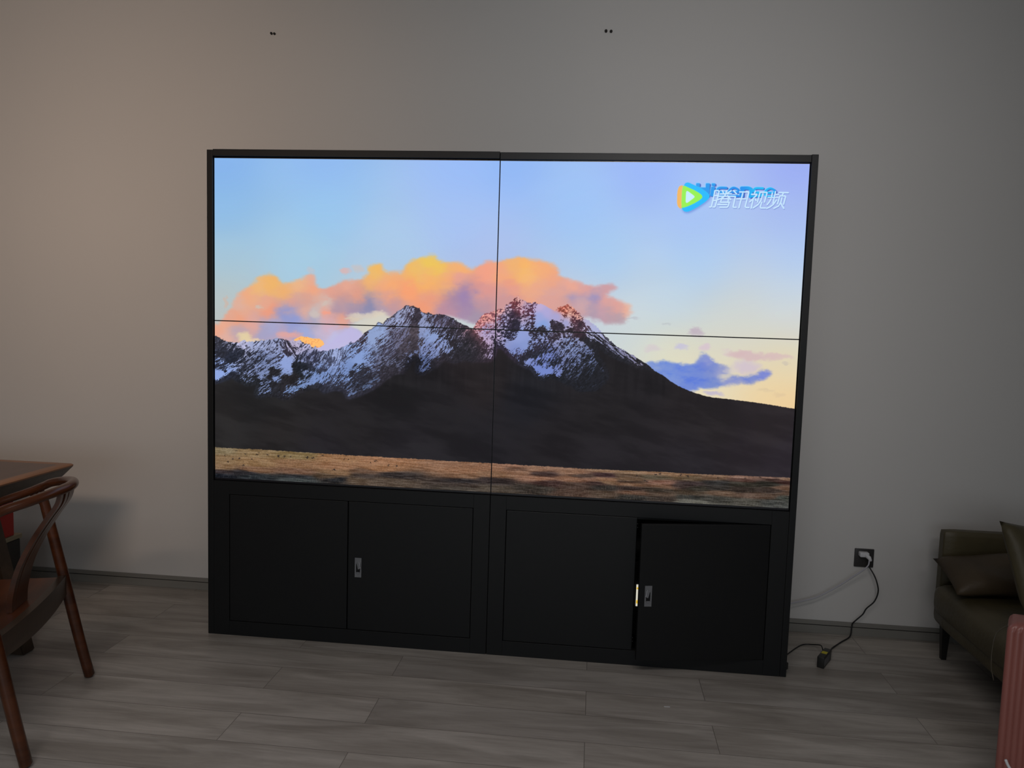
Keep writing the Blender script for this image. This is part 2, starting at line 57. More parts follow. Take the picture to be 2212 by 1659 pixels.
"lb":[1939.3,174.3,1945.5,84.1,1949.4,78.8,1955.6,76.1,1962.0,76.5,1990.1,88.8,2011.6,98.0,2027.9,108.4,2037.8,116.2,2044.5,124.0,2045.9,130.3,2042.1,138.8,2030.1,150.6,2004.6,169.0,1984.1,181.0,1973.8,186.4,1963.4,190.3,1954.9,190.5,1947.3,186.9,1942.8,181.6],
"lo":[1940.4,87.9,1935.1,87.6,1928.8,89.6,1924.8,93.9,1921.0,104.5,1919.3,123.6,1919.6,144.8,1921.1,160.7,1924.1,169.2,1929.8,176.0,1935.2,178.6,1941.5,176.9],
"lg":[1940.4,88.4,1945.7,88.9,1958.7,94.5,1985.6,105.8,2004.1,116.1,2013.9,123.3,2018.5,130.7,2016.7,136.0,2008.6,143.5,1988.2,156.5,1967.5,166.9,1951.9,173.0,1939.3,175.9,1937.5,149.9,1937.3,112.8],
"lw":[1955.1,108.8,1958.3,108.1,1986.8,128.5,1988.5,131.6,1987.1,134.3,1960.6,155.4,1956.9,156.2,1954.4,153.9,1953.7,112.6],
"hp":[[1991.1,78.8,2006.4,78.6,2006.5,131.9,1990.1,132.1],[2029.1,78.8,2044.8,78.6,2044.4,131.4,2028.1,131.6],[2000.9,95.0,2034.6,95.1,2034.2,108.3,2001.6,107.7],[2051.7,79.1,2065.8,78.9,2065.8,88.4,2051.1,88.6],[2050.2,91.2,2064.9,92.1,2062.6,128.5,2047.4,128.7],[2162.7,92.5,2179.8,92.3,2176.8,131.1,2159.7,131.3]],
"hs":[[9.2,[2108.9,95.8,2090.0,95.2,2079.8,97.0,2074.1,103.2,2077.0,110.0,2090.9,113.3,2104.8,114.8,2108.5,120.0,2105.4,126.9,2083.1,128.5]],[8.7,[2120.9,111.2,2154.3,110.7,2152.0,100.4,2137.2,94.6,2124.6,100.8,2119.2,111.2,2121.5,122.4,2130.3,127.4,2155.1,126.2]],[13.7,[2167.2,95.9,2192.8,95.5,2204.2,101.4,2204.0,112.6,2202.3,127.3]],[8.7,[2248.8,95.6,2227.5,95.1,2217.4,97.8,2214.4,104.7,2220.7,111.5,2235.3,113.0,2242.4,118.1,2239.4,125.0,2212.2,126.3]],[8.2,[2259.1,112.7,2294.7,111.3,2292.4,101.9,2276.8,95.3,2262.7,101.5,2257.4,112.7,2259.6,121.3,2268.4,127.2,2293.8,125.9]]],
"ws":[[2064.8,106.8,2062.7,124.1,2058.4,150.1,2055.0,167.5,2052.5,170.2,2047.8,170.2],[2065.6,106.3,2077.7,106.1,2081.3,109.1,2078.6,123.9,2072.4,153.4,2069.6,166.4,2067.2,169.9,2060.7,170.0],[2064.0,125.8,2077.8,125.6],[2060.7,144.9,2073.6,144.7],[2094.0,106.4,2099.8,117.5],[2110.3,106.1,2105.2,123.5,2098.0,132.2,2079.5,141.1],[2112.6,116.5,2127.5,105.9],[2086.9,118.5,2129.0,118.0],[2082.2,128.1,2131.2,127.4],[2114.8,125.1,2126.8,140.4],[2092.2,137.5,2089.5,151.4,2119.6,150.9],[2092.2,137.5,2118.8,137.1,2117.8,149.2],[2078.8,160.2,2113.2,159.7],[2087.9,170.5,2115.4,170.0,2119.5,164.8,2123.0,150.9],[2136.9,105.8,2148.7,117.7],[2133.8,128.2,2145.0,128.1,2138.5,167.9,2140.4,170.1,2149.8,169.9],[2160.3,110.2,2191.9,109.7,2195.4,111.9,2184.7,166.3,2188.4,170.2,2198.6,170.0],[2150.6,137.1,2184.0,136.6],[2172.5,115.6,2161.0,171.0],[2220.4,105.5,2218.2,112.4],[2206.6,118.6,2226.2,118.3,2225.5,121.8,2215.9,132.2,2201.4,148.0],[2213.7,138.3,2208.3,172.0],[2221.3,136.5,2225.0,142.4],[2238.5,110.4,2230.5,148.4],[2238.5,110.4,2262.3,110.1,2265.0,112.6,2257.3,148.0],[2249.1,117.1,2243.7,142.1,2232.7,158.7,2215.5,171.0],[2246.7,149.0,2242.6,167.1,2245.4,171.0,2262.4,170.7],[2285.4,112.3,2283.0,128.7],[2270.3,129.7,2307.6,129.2],[2297.0,107.0,2290.2,151.8],[2300.1,117.7,2309.5,117.6],[2281.7,135.6,2276.4,146.8,2268.4,157.3],[2302.3,139.5,2291.4,156.9,2279.2,166.6,2267.6,171.9],[2311.6,110.2,2345.5,110.6],[2326.2,114.3,2322.5,122.9],[2314.5,123.9,2307.4,154.1],[2314.4,123.1,2334.4,123.6,2336.3,127.0,2330.7,155.0],[2322.9,130.7,2319.8,148.7,2311.2,162.6,2294.8,171.5],[2319.9,150.5,2325.6,161.5,2332.1,170.9]]}

def paint_picture(W=1936, H=1089):
    """The mountain film still the video wall is playing, drawn in numbers (display values 0..1)."""
    k = W / 2420.0
    yy, xx = np.mgrid[0:H, 0:W].astype(np.float32)
    X = (xx + .5) / k; Y = (yy + .5) / k                     # millimetres on the screen
    def vnoise(u, v, seed):
        rg = np.random.RandomState(seed).rand(256, 256).astype(np.float32)
        iu = np.floor(u).astype(np.int32); iv = np.floor(v).astype(np.int32)
        fu = u - iu; fv = v - iv
        fu = fu * fu * (3 - 2 * fu); fv = fv * fv * (3 - 2 * fv)
        a = rg[iv & 255, iu & 255]; b = rg[iv & 255, (iu + 1) & 255]
        c = rg[(iv + 1) & 255, iu & 255]; d = rg[(iv + 1) & 255, (iu + 1) & 255]
        return (a + (b - a) * fu) * (1 - fv) + (c + (d - c) * fu) * fv
    def fbm(su, sv, ang=0., seed=1, octs=4, wx=0, wy=0, gain=.55):
        ca, sa = math.cos(math.radians(ang)), math.sin(math.radians(ang))
        U = ((X + wx) * ca - (Y + wy) * sa); V = ((X + wx) * sa + (Y + wy) * ca)
        o = 0; am = 1; t = 0
        for i in range(octs):
            o = o + am * vnoise(U / su * 2**i + 37 * i, V / sv * 2**i + 11 * i, seed + i); t += am; am *= gain
        o = o / t
        z = (o - o.mean()) / o.std()
        return (.5 + .5 * np.tanh(.85 * z)).astype(np.float32)  # roughly uniform 0..1
    def ramp(a, b, x):
        t = np.clip((x - a) / (b - a), 0, 1); return t * t * (3 - 2 * t)
    def poly(flat):
        P = np.array(flat, float).reshape(-1, 2) * k - .5
        m = np.zeros((H, W + 1), np.int32)
        for (x0, y0), (x1, y1) in zip(P, np.roll(P, -1, 0)):
            if y0 == y1: continue
            if y0 > y1: x0, y0, x1, y1 = x1, y1, x0, y0
            a = max(0, math.ceil(y0)); b = min(H - 1, math.ceil(y1) - 1)
            if b < a: continue
            r = np.arange(a, b + 1); xs = np.clip(np.ceil(x0 + (r - y0) * (x1 - x0) / (y1 - y0)), 0, W).astype(int)
            np.add.at(m, (r, xs), 1)
        return (np.cumsum(m, 1)[:, :W] & 1).astype(np.float32)
    def blur(m, r):
        r = int(round(r))
        if r < 1: return m
        for ax in (0, 1):
            for _ in range(3):
                n = m.shape[ax]; pad = [(0, 0)] * m.ndim; pad[ax] = (r + 1, r)
                c = np.cumsum(np.pad(m, pad, mode='edge').astype(np.float64), ax)
                hi = np.take(c, np.arange(2 * r + 1, 2 * r + 1 + n), ax); lo = np.take(c, np.arange(0, n), ax)
                m = ((hi - lo) / (2 * r + 1)).astype(np.float32)
        return m
    def warp(m, dx, dy):
        return m[np.clip(yy + dy, 0, H - 1).astype(np.int32), np.clip(xx + dx, 0, W - 1).astype(np.int32)]
    def field(pts, e, p=2., st=1., s=4):
        """smooth blend of values measured at scattered points; st squeezes the vertical axis"""
        x = X[::s, ::s]; y = Y[::s, ::s]; num = 0; den = 0
        for q in pts:
            w = 1. / (((x - q[0])**2 + ((y - q[1]) * st)**2 + e * e)**p)
            num = num + w[..., None] * np.array(q[2:], np.float32); den = den + w
        f = num / den[..., None]
        iy = np.clip(yy[:, 0] / s, 0, f.shape[0] - 1.001); ix = np.clip(xx[0] / s, 0, f.shape[1] - 1.001)
        y0 = iy.astype(int); x0 = ix.astype(int); fy = (iy - y0)[:, None, None]; fx = (ix - x0)[None, :, None]
        g = f[y0] * (1 - fy) + f[y0 + 1] * fy
        return (g[:, x0] * (1 - fx) + g[:, x0 + 1] * fx).astype(np.float32)
    def mix(a, b, m): return a + (b - a) * m[..., None]
    D = PIC
    # sky
    wa = fbm(90, 40, 0, 5, 5) - .5; wb = fbm(90, 40, 0, 25, 5) - .5
    fa = fbm(24, 16, 0, 45, 4) - .5; fb = fbm(24, 16, 0, 65, 4) - .5
    img = field(D['sky'], 150, 1.8) + (fbm(500, 200, 8, 85, 3)[..., None] - .5) * 3
    # clouds
    cw = lambda m, a, f: warp(m, (wa * a + fa * f) * k, (wb * a + fb * f) * k)
    cm = cw(blur(poly(D['cloud']), 10 * k), 10, 7)
    cm = ramp(.1, .92, cm) * (.94 + .06 * fbm(60, 40, 0, 95, 3))
    cc = field(D['cc'], 27, 2.2)
    cc = cw(blur(cc, 6 * k), 20, 9) * np.array([.985, 1., 1.01], np.float32)
    img = mix(img, cc, cm)
    bm = ramp(.1, .9, cw(blur(poly(D['blue']), 9 * k), 9, 8))
    bc = field(D['bluec'], 26)
    img = mix(img, bc, bm * (.80 + .18 * fbm(50, 22, 0, 97, 4)))
    for x, y, rx, ry, r, g, b, a in D['splat']:
        q = ((X + wa * 14 + fa * 12 - x) / (rx * 1.25))**2 + ((Y + wb * 8 + fb * 9 - y) / (ry * 1.25))**2
        img = mix(img, np.array([r, g, b], np.float32), a * ramp(1.9, .0, q))
    # mountains
    n1 = fbm(5, 3.4, 0, 101, 3) - .5; n2 = fbm(5, 3.4, 0, 111, 3) - .5
    smooth = ramp(1600, 1850, X)
    edge = lambda m, a=7., bl=1.0: ramp(.2, .8, blur(warp(m, n1 * a * k * (1 - .75 * smooth), n2 * a * k * (1 - .75 * smooth)), bl)) if bl else warp(m, n1 * a * k, n2 * a * k)
    pk = edge(poly(D['peak']), 2); hz = blur(poly(D['haze']), 4 * k)
    img = mix(img, np.array([190, 184, 226], np.float32), hz * .92)
    pc = mix(np.ones((H, W, 3), np.float32) * np.array([255, 190, 112], np.float32), np.array([225, 140, 95], np.float32), ramp(.86, .99, fbm(5, 4, 0, 131, 3)))
    img = mix(img, pc, pk)
    dens = field(D['dens'], 5, 3.2, 1, 3)[..., 0] * (1 - ramp(.25, .75, warp(blur(poly(D['bare']), 3 * k), n1 * 9, n2 * 9))); ang = field(D['ang'], 20, 2.)[..., 0]
    scol = field(D['scol'], 14, 2.); rock = field(D['rock'], 16, 2.)
    # grain of the slopes: long thin streaks along the local fall line, blended from a fan of directions
    st = 0; ws = 0
    for i, a in enumerate((-60, -35, 30, 40, 50, 60, 80)):
        n = fbm(24, 3.6, a, 201 + 10 * i, 4, n1 * 2, n2 * 2, .72)
        w = np.exp(-((ang - a) / 7.)**2) + 1e-4
        st = st + w * n; ws = ws + w
    st = st / ws
    iso = fbm(8.5, 5.5, 20, 301, 4, 0, 0, .75)
    c1 = np.array(PIC['rockc'] if 'rockc' in PIC else [1265, 660], np.float32)
    craggy = np.exp(-(((X - 1265) / 170)**2 + ((Y - 655) / 95)**2)) + np.exp(-(((X - 1470) / 90)**2 + ((Y - 650) / 70)**2))
    craggy = np.clip(craggy + .18, 0, .8)
    gr = st * (1 - craggy) + iso * craggy
    gr = gr * .82 + .18 * fbm(4.5, 3, 35, 341, 2)
    gr = (gr - gr.mean()) / gr.std(); gr = .5 + .5 * np.tanh(.85 * gr)
    snow = ramp(-.17, .17, dens * 1.12 - .10 + .07 * ramp(.8, 1., dens) - gr)
    snow = snow * ramp(.005, .05, dens)
    lit = .80 + .4 * fbm(9, 4, 40, 361, 4)
    sc = scol * .95 * (1 + (lit[..., None] - 1) * .55 * ramp(1.05, .55, dens)[..., None])
    base = field(D['base'], 60, 2.) * np.array([.90, .86, .82], np.float32) - 1
    base = base + (fbm(170, 45, -12, 401, 5)[..., None] - .5) * 9 * ramp(760, 900, Y)[..., None] + (fbm(14, 150, 0, 421, 3)[..., None] - .5) * 5 * ramp(1000, 860, Y)[..., None]
    near = ramp(.0, .16, blur(ramp(.01, .1, dens), 10 * k))
    rk = mix(base, rock * (.8 + .4 * fbm(10, 5, 45, 441, 4)[..., None]), near)
    slope = mix(rk, sc, snow)
    # keep each range to its own outline
    for name, amp in (('right', 8.), ('left', 7.), ('main', 8.)):
        m0 = poly(D[name]); img = mix(img, slope, edge(m0, amp))
        if name == 'main':   # thin dark rock line along the crest
            rim = np.clip(m0 - blur(m0, 3.2 * k), 0, .5) * 2
            img = mix(img, np.array([46, 42, 52], np.float32), ramp(.25, .8, rim) * .55 * (X < 1130) * (1 - poly(D['left'])))
    # plain
    pl = field(D['plain'], 8, 3., 5.) * np.array([.96, 1., 1.03], np.float32)
    pl = pl + (fbm(40, 2.6, -1, 501, 5)[..., None] - .5) * 34 + (fbm(3.2, 3.2, 0, 521, 3)[..., None] - .5) * 18 * (pl / 100)
    gm = edge(poly(D['plainedge']), 3)
    rg = np.random.RandomState(7)
    for x, y, rx, ry in D['dots']:
        rx *= .55; ry *= .5
        q = ((X + n1 * 7 - x) / (rx + 2.4))**2 + ((Y + n2 * 5 - y) / (ry + 2.0))**2
        pl = mix(pl, np.array([44, 36, 34], np.float32), .9 * ramp(1.3, .5, q))
    img = mix(img, pl, gm)
    # pale dry grass stalks near the bottom edge
    g = np.zeros((H, W), np.float32)
    for i in range(1500):
        x = rg.rand() * W; t = rg.rand()**1.6
        y = H - 1 - t * 62 * k * (1 if x > .3 * W else .5); ln = (5 + 16 * rg.rand()**2) * k; lean = rg.uniform(-.45, .45)
        if rg.rand() < .4 * (vn := (math.sin(x * .021) + math.sin(x * .047 + 1) + 2) / 4) + .1 or x > .45 * W:
            for s in range(int(ln)):
                px = int(x + lean * s); py = int(y - s)
                if 0 <= px < W and 0 <= py < H: g[py, px] = max(g[py, px], rg.uniform(.25, .75) * (1 - s / ln * .6))
    gcol = field([[100, 1340, 120, 125, 120], [700, 1340, 150, 125, 110], [1200, 1330, 120, 100, 85], [1700, 1300, 150, 110, 85], [1700, 1350, 150, 148, 140], [2300, 1280, 130, 105, 85], [2300, 1350, 130, 135, 125]], 60)
    img = mix(img, gcol, g * .6)
    # station and maker's marks in the corner
    def stroke(flat, wd):
        P = np.array(flat, np.float32).reshape(-1, 2); d = np.full((H, W), 1e6, np.float32)
        x0 = int(max(0, (P[:, 0].min() - 30) * k)); x1 = int((P[:, 0].max() + 30) * k); y0 = int(max(0, (P[:, 1].min() - 30) * k)); y1 = int((P[:, 1].max() + 30) * k)
        x = X[y0:y1, x0:x1]; y = Y[y0:y1, x0:x1]; dd = d[y0:y1, x0:x1]
        for a, b in zip(P[:-1], P[1:]):
            v = b - a; t = np.clip(((x - a[0]) * v[0] + (y - a[1]) * v[1]) / max(1e-6, (v * v).sum()), 0, 1)
            np.minimum(dd, np.hypot(x - a[0] - v[0] * t, y - a[1] - v[1] * t), out=dd)
        return ramp(wd / 2 + .8, wd / 2 - .8, d)
    mx = np.maximum
    hs = 0
    def rounded(flat):
        P = np.array(flat, float).reshape(-1, 2); Q = np.vstack([2 * P[0] - P[1], P, 2 * P[-1] - P[-2]]); o = []
        for i in range(len(P) - 1):
            a, b, c, d = Q[i:i + 4]
            for t in np.linspace(0, 1, 5)[:-1]: o.append(.5 * (2 * b + (c - a) * t + (2 * a - 5 * b + 4 * c - d) * t * t + (3 * b - a - 3 * c + d) * t**3))
        return np.array(o + [P[-1]]).ravel()
    for wd, s in D['hs']: hs = mx(hs, stroke(rounded(s), wd * .92))
    for s in D['hp']: hs = mx(hs, ramp(.2, .8, blur(poly(s), 1)))
    def sh(m, dx, dy): return np.roll(np.roll(m, int(round(dy * k)), 0), int(round(dx * k)), 1)
    img = mix(img, np.array([55, 70, 165], np.float32), mx(sh(hs, 3.6, 3), sh(hs, 2, 1.5)) * .9)
    img = mix(img, np.array([120, 205, 255], np.float32), sh(hs, -2.5, -2.5) * .75)
    hc = field([[1950, 100, 36, 155, 240], [2050, 120, 30, 150, 235], [2150, 120, 24, 140, 235], [2240, 120, 20, 185, 245], [2330, 120, 30, 145, 235]], 30)
    img = mix(img, hc, hs)
    def badge(nm, col, rim, a=1.):
        nonlocal img
        m = blur(poly(D[nm]), 1); img = mix(img, np.array(rim, np.float32), ramp(.3, .6, blur(poly(D[nm]), 3.)) * .55); 
        img = mix(img, np.array(col, np.float32), ramp(.35, .75, m) * a)
    img = mix(img, np.array([70, 110, 205], np.float32), .6 * sh(blur(poly(D['lb']), 3), 2, 5))
    badge('lb', [22, 184, 250], [110, 215, 255]); badge('lo', [240, 180, 95], [235, 200, 185]); badge('lg', [148, 238, 78], [170, 250, 190]); badge('lw', [198, 234, 255], [215, 245, 240])
    w_ = 0
    for s in D['ws']: w_ = mx(w_, stroke(s, 5.6))
    img = mix(img, np.array([85, 110, 190], np.float32), sh(w_, 1.5, 3) * .55)
    wc = np.array([200, 232, 255], np.float32)
    img = mix(img, wc, w_ * .95)
    return np.clip(img / 255., 0, 1)

# ------------------------------------------------------------------ helpers
def lin(c):
    c = c / 255.0
    return c / 12.92 if c <= 0.04045 else ((c + 0.055) / 1.055) ** 2.4
def rgb(r, g, b): return (lin(r), lin(g), lin(b), 1)
def mat(name, col, rough=0.5, metal=0.0, spec=0.5, noise=None, bump=None, emit=None, estr=0):
    m = bpy.data.materials.new(name); m.use_nodes = True; nt = m.node_tree; p = nt.nodes['Principled BSDF']
    p.inputs['Base Color'].default_value = col; p.inputs['Roughness'].default_value = rough; p.inputs['Metallic'].default_value = metal
    p.inputs['Specular IOR Level'].default_value = spec
    if emit: p.inputs['Emission Color'].default_value = emit; p.inputs['Emission Strength'].default_value = estr
    tc = nt.nodes.new('ShaderNodeTexCoord'); mp = nt.nodes.new('ShaderNodeMapping'); nt.links.new(tc.outputs['Object'], mp.inputs[0])
    if noise:   # (scale vec, amount)
        mp.inputs['Scale'].default_value = noise[0]; n = nt.nodes.new('ShaderNodeTexNoise'); n.inputs['Scale'].default_value = 1; n.inputs['Detail'].default_value = 6
        nt.links.new(mp.outputs[0], n.inputs['Vector'])
        r = nt.nodes.new('ShaderNodeValToRGB'); a = noise[1]
        r.color_ramp.elements[0].position = .3; r.color_ramp.elements[1].position = .7
        r.color_ramp.elements[0].color = tuple(c * (1 - a) for c in col[:3]) + (1,); r.color_ramp.elements[1].color = tuple(min(1, c * (1 + a)) for c in col[:3]) + (1,)
        nt.links.new(n.outputs[0], r.inputs[0]); nt.links.new(r.outputs[0], p.inputs['Base Color'])
    if bump:    # (scale, strength, distance)
        n2 = nt.nodes.new('ShaderNodeTexNoise'); n2.inputs['Scale'].default_value = bump[0]; n2.inputs['Detail'].default_value = 5
        nt.links.new(tc.outputs['Object'], n2.inputs['Vector']); b = nt.nodes.new('ShaderNodeBump'); b.inputs['Strength'].default_value = bump[1]; b.inputs['Distance'].default_value = bump[2]
        nt.links.new(n2.outputs[0], b.inputs['Height']); nt.links.new(b.outputs[0], p.inputs['Normal'])
    return m

M = {}
M['wall'] = mat('wall_paint', (0.60, 0.585, 0.565, 1), 0.75, 0, .3, noise=((.7, .7, .7), .015), bump=(220, .06, .001))
M['plain_wall'] = mat('side_wall_paint', (0.62, 0.60, 0.58, 1), 0.8, 0, .3, noise=((1, 1, 1), .02))
M['ceiling'] = mat('ceiling_paint', (0.45, 0.44, 0.42, 1), 0.9, 0, .2, noise=((1, 1, 1), .02))
M['skirting'] = mat('skirting_grey', rgb(124, 122, 116), 0.55, 0, .4, noise=((1.2, 20, 20), .08))
M['groove'] = mat('skirting_groove_black', (0.006, 0.006, 0.006, 1), 0.6, noise=((5, 5, 5), .1))
M['black'] = mat('black_powder_coat', (0.0062, 0.0068, 0.0074, 1), 0.46, 0, .30, noise=((60, 60, 60), .06), bump=(900, .08, .0006))
M['blackin'] = mat('black_interior', (0.005, 0.005, 0.005, 1), 0.8, noise=((10, 10, 10), .1))
M['bezel'] = mat('display_bezel', (0.012, 0.012, 0.016, 1), 0.28, 0, .5, noise=((40, 40, 40), .05))
M['steel'] = mat('brushed_steel', rgb(128, 130, 134), 0.42, 0.55, .5, noise=((8, 8, 160), .08))
M['steeldark'] = mat('dark_lock_recess', rgb(48, 52, 58), 0.4, 0.4, .5, noise=((50, 50, 50), .1))
M['wood'] = mat('reddish_brown_lacquered_wood', rgb(74, 38, 18), 0.24, 0, .55, noise=((4, 4, 26), .35))
M['wooddark'] = mat('dark_walnut_edge', rgb(66, 52, 40), 0.34, 0, .5, noise=((3, 30, 30), .25))
M['woodseat'] = mat('lacquered_seat_wood', rgb(84, 42, 20), 0.34, 0, .5, noise=((5, 24, 24), .35))
M['tabletop'] = mat('table_top_veneer', rgb(98, 72, 60), 0.34, 0, .5, noise=((14, 2.5, 14), .18))
M['tableedge'] = mat('table_edge_band', rgb(150, 102, 68), 0.4, 0, .5, noise=((14, 2.5, 14), .18))
M['leather'] = mat('dark_olive_brown_leather', rgb(74, 66, 44), 0.5, 0, .45, noise=((6, 6, 6), .22), bump=(55, .35, .004))
M['leather2'] = mat('olive_cushion_leather', rgb(74, 67, 46), 0.52, 0, .4, noise=((5, 5, 5), .25), bump=(40, .4, .005))
M['leather3'] = mat('brown_cushion_leather', rgb(72, 60, 44), 0.52, 0, .4, noise=((5, 5, 5), .25), bump=(40, .4, .005))
M['wire'] = mat('thin_grey_wire', rgb(70, 66, 54), .4, noise=((9, 9, 9), .1))
M['darkleg'] = mat('black_sofa_leg', (0.008, 0.008, 0.007, 1), 0.5, noise=((9, 9, 9), .1))
M['pink'] = mat('rose_pink_shell', rgb(146, 90, 82), 0.36, 0, .5, noise=((8, 8, 2), .06))
M['outlet'] = mat('dark_grey_socket_plate', rgb(52, 50, 50), 0.35, 0, .5, noise=((20, 20, 20), .05))
M['white'] = mat('white_plastic', rgb(205, 205, 208), 0.4, 0, .5, noise=((20, 20, 20), .02))
M['greycable'] = mat('pale_cable_jacket', rgb(176, 174, 182), 0.5, 0, .4, noise=((20, 20, 20), .03))
M['blackcable'] = mat('black_cable_jacket', (0.008, 0.008, 0.009, 1), 0.5, 0, .4, noise=((20, 20, 20), .05))
M['adapter'] = mat('black_adapter_plastic', (0.016, 0.016, 0.015, 1), 0.45, 0, .4, noise=((50, 50, 50), .08))
M['yellow'] = mat('yellow_sticker', rgb(190, 178, 22), 0.55, noise=((60, 60, 60), .05))
M['greylabel'] = mat('grey_rating_label', rgb(84, 86, 90), 0.5, noise=((120, 30, 300), .2))
M['red'] = mat('red_carton', rgb(170, 22, 14), 0.55, noise=((9, 9, 9), .05))
M['cream'] = mat('cream_rim', rgb(150, 142, 118), 0.5, noise=((9, 9, 9), .05))
M['hole'] = mat('dark_metal_plug', (0.012, 0.009, 0.007, 1), 0.6, noise=((90, 90, 90), .2))
M['strip'] = mat('lit_indicator', rgb(220, 216, 200), 0.5, emit=rgb(226, 222, 206), estr=.85, noise=((9, 9, 30), .05))
M['amber'] = mat('amber_lamp', rgb(230, 190, 60), 0.5, emit=rgb(235, 190, 60), estr=.8, noise=((9, 9, 9), .05))

def cr(): return bmesh.new()
def link(name, bm, m, parent=None, smooth=False, mats=None, auto=None):
    me = bpy.data.meshes.new(name); bmesh.ops.recalc_face_normals(bm, faces=bm.faces[:]); bm.to_mesh(me); bm.free()
    for k in (mats or [m]): me.materials.append(M[k] if isinstance(k, str) else k)
    if smooth:
        for p in me.polygons: p.use_smooth = True
        if auto: me.set_sharp_from_angle(angle=math.radians(auto))
    o = bpy.data.objects.new(name, me); COL.objects.link(o)
    if parent is not None: o.parent = parent; o.matrix_parent_inverse = Matrix.Translation(-parent.location) if False else Matrix.Identity(4)
    return o
def box(bm, x0, x1, y0, y1, z0, z1, bev=0.0, seg=2, mtx=None, mi=0):
    r = bmesh.ops.create_cube(bm, size=1.0); vs = r['verts']
    for v in vs: v.co = Vector(((x0 + x1) / 2 + v.co.x * (x1 - x0), (y0 + y1) / 2 + v.co.y * (y1 - y0), (z0 + z1) / 2 + v.co.z * (z1 - z0)))
    fs = list({f for v in vs for f in v.link_faces})
    if bev > 0:
        es = list({e for v in vs for e in v.link_edges}); res = bmesh.ops.bevel(bm, geom=es, offset=bev, segments=seg, affect='EDGES', profile=.5)
        vs = list({v for f in res['faces'] for v in f.verts} | {v for v in vs if v.is_valid}); fs = list({f for v in vs for f in v.link_faces})
    for f in fs: f.material_index = mi
    if mtx is not None:
        for v in vs: v.co = mtx @ v.co
    return vs
def prism(bm, pts, y0, y1, bev=0, mi=0):    # outline in x,z pushed along y
    a = [bm.verts.new((x, y0, z)) for x, z in pts]; b = [bm.verts.new((x, y1, z)) for x, z in pts]; n = len(pts); fs = [bm.faces.new(a), bm.faces.new(b[::-1])]
    for i in range(n): fs.append(bm.faces.new((a[i], b[i], b[(i + 1) % n], a[(i + 1) % n])))
    for f in fs: f.material_index = mi
    return a + b
def spline(P, n):
    P = [Vector(p) for p in P]; out = []
    Q = [P[0] * 2 - P[1]] + P + [P[-1] * 2 - P[-2]]
    for i in range(len(P) - 1):
        a, b, c, d = Q[i:i + 4]
        for j in range(n):
            t = j / n; out.append(.5 * ((2 * b) + (c - a) * t + (2 * a - 5 * b + 4 * c - d) * t * t + (3 * b - a - 3 * c + d) * t ** 3))
    out.append(P[-1]); return out
def sweep(bm, pts, rad, seg=14, up=(0, 0, 1), flat=1.0, close_round=True):
    """tube along pts; rad is a number or a list; flat squeezes it along the second axis"""
    n = len(pts); rs = rad if isinstance(rad, (list, tuple)) else [rad] * n
    if len(rs) != n: rs = [float(np.interp(i / (n - 1), np.linspace(0, 1, len(rs)), rs)) for i in range(n)]
    rings = []; prev = None
    P = [Vector(p) for p in pts]; R = list(rs)
    if close_round:
        d0 = (P[0] - P[1]).normalized(); d1 = (P[-1] - P[-2]).normalized()
        P = [P[0] + d0 * R[0] * .45] + P + [P[-1] + d1 * R[-1] * .45]; R = [R[0] * .6] + R + [R[-1] * .6]
    for i, p in enumerate(P):
        t = (P[min(i + 1, len(P) - 1)] - P[max(i - 1, 0)]).normalized()
        u = Vector(up) if prev is None else prev
        u = (u - t * u.dot(t))
        if u.length < 1e-4: u = Vector((1, 0, 0)) - t * t.x
        u.normalize(); prev = u; s = t.cross(u)
        rings.append([bm.verts.new(p + (u * math.cos(a) * flat + s * math.sin(a)) * R[i]) for a in [2 * math.pi * k / seg for k in range(seg)]])
    for a, b in zip(rings[:-1], rings[1:]):
        for k in range(seg): bm.faces.new((a[k], a[(k + 1) % seg], b[(k + 1) % seg], b[k]))
    bm.faces.new(rings[0][::-1]); bm.faces.new(rings[-1])
def tag(o, label=None, cat=None, group=None, kind=None):
    if label: o['label'] = label
    if cat: o['category'] = cat
    if group: o['group'] = group
    if kind: o['kind'] = kind
    return o
def thing(name, loc, label, cat, group=None, rz=0.):
    o = bpy.data.objects.new(name, None); COL.objects.link(o); o.location = loc; o.rotation_euler = (0, 0, rz); o.empty_display_size = .1
    return tag(o, label, cat, group)
def struct(name, bm, m, **k): return tag(link(name, bm, m, **k), kind='structure')
def setw(bm, off):      # world points -> the parent's own frame
    for v in bm.verts: v.co -= Vector(off)
    return bm

# ------------------------------------------------------------------ room
WY = 0.5126
XL, XR, YF, ZC = -4.6, 3.0, -7.0, 3.5
fm = bpy.data.materials.new('grey_oak_laminate'); fm.use_nodes = True; nt = fm.node_tree; p = nt.nodes['Principled BSDF']
N = nt.nodes.new; L = nt.links.new
tc = N('ShaderNodeTexCoord'); mp = N('ShaderNodeMapping'); L(tc.outputs['Object'], mp.inputs[0]); mp.inputs['Location'].default_value = (.34, .075, 0)
br = N('ShaderNodeTexBrick'); br.offset = .37; br.offset_frequency = 2; br.inputs['Scale'].default_value = 1; br.inputs['Brick Width'].default_value = 1.22; br.inputs['Row Height'].default_value = .185
br.inputs['Mortar Size'].default_value = .0012; br.inputs['Mortar Smooth'].default_value = .3; br.inputs['Bias'].default_value = 0
br.inputs['Color1'].default_value = (0, 0, 0, 1); br.inputs['Color2'].default_value = (1, 1, 1, 1); br.inputs['Mortar'].default_value = (.5, .5, .5, 1)
L(mp.outputs[0], br.inputs['Vector'])
sep = N('ShaderNodeSeparateColor'); L(br.outputs['Color'], sep.inputs[0])
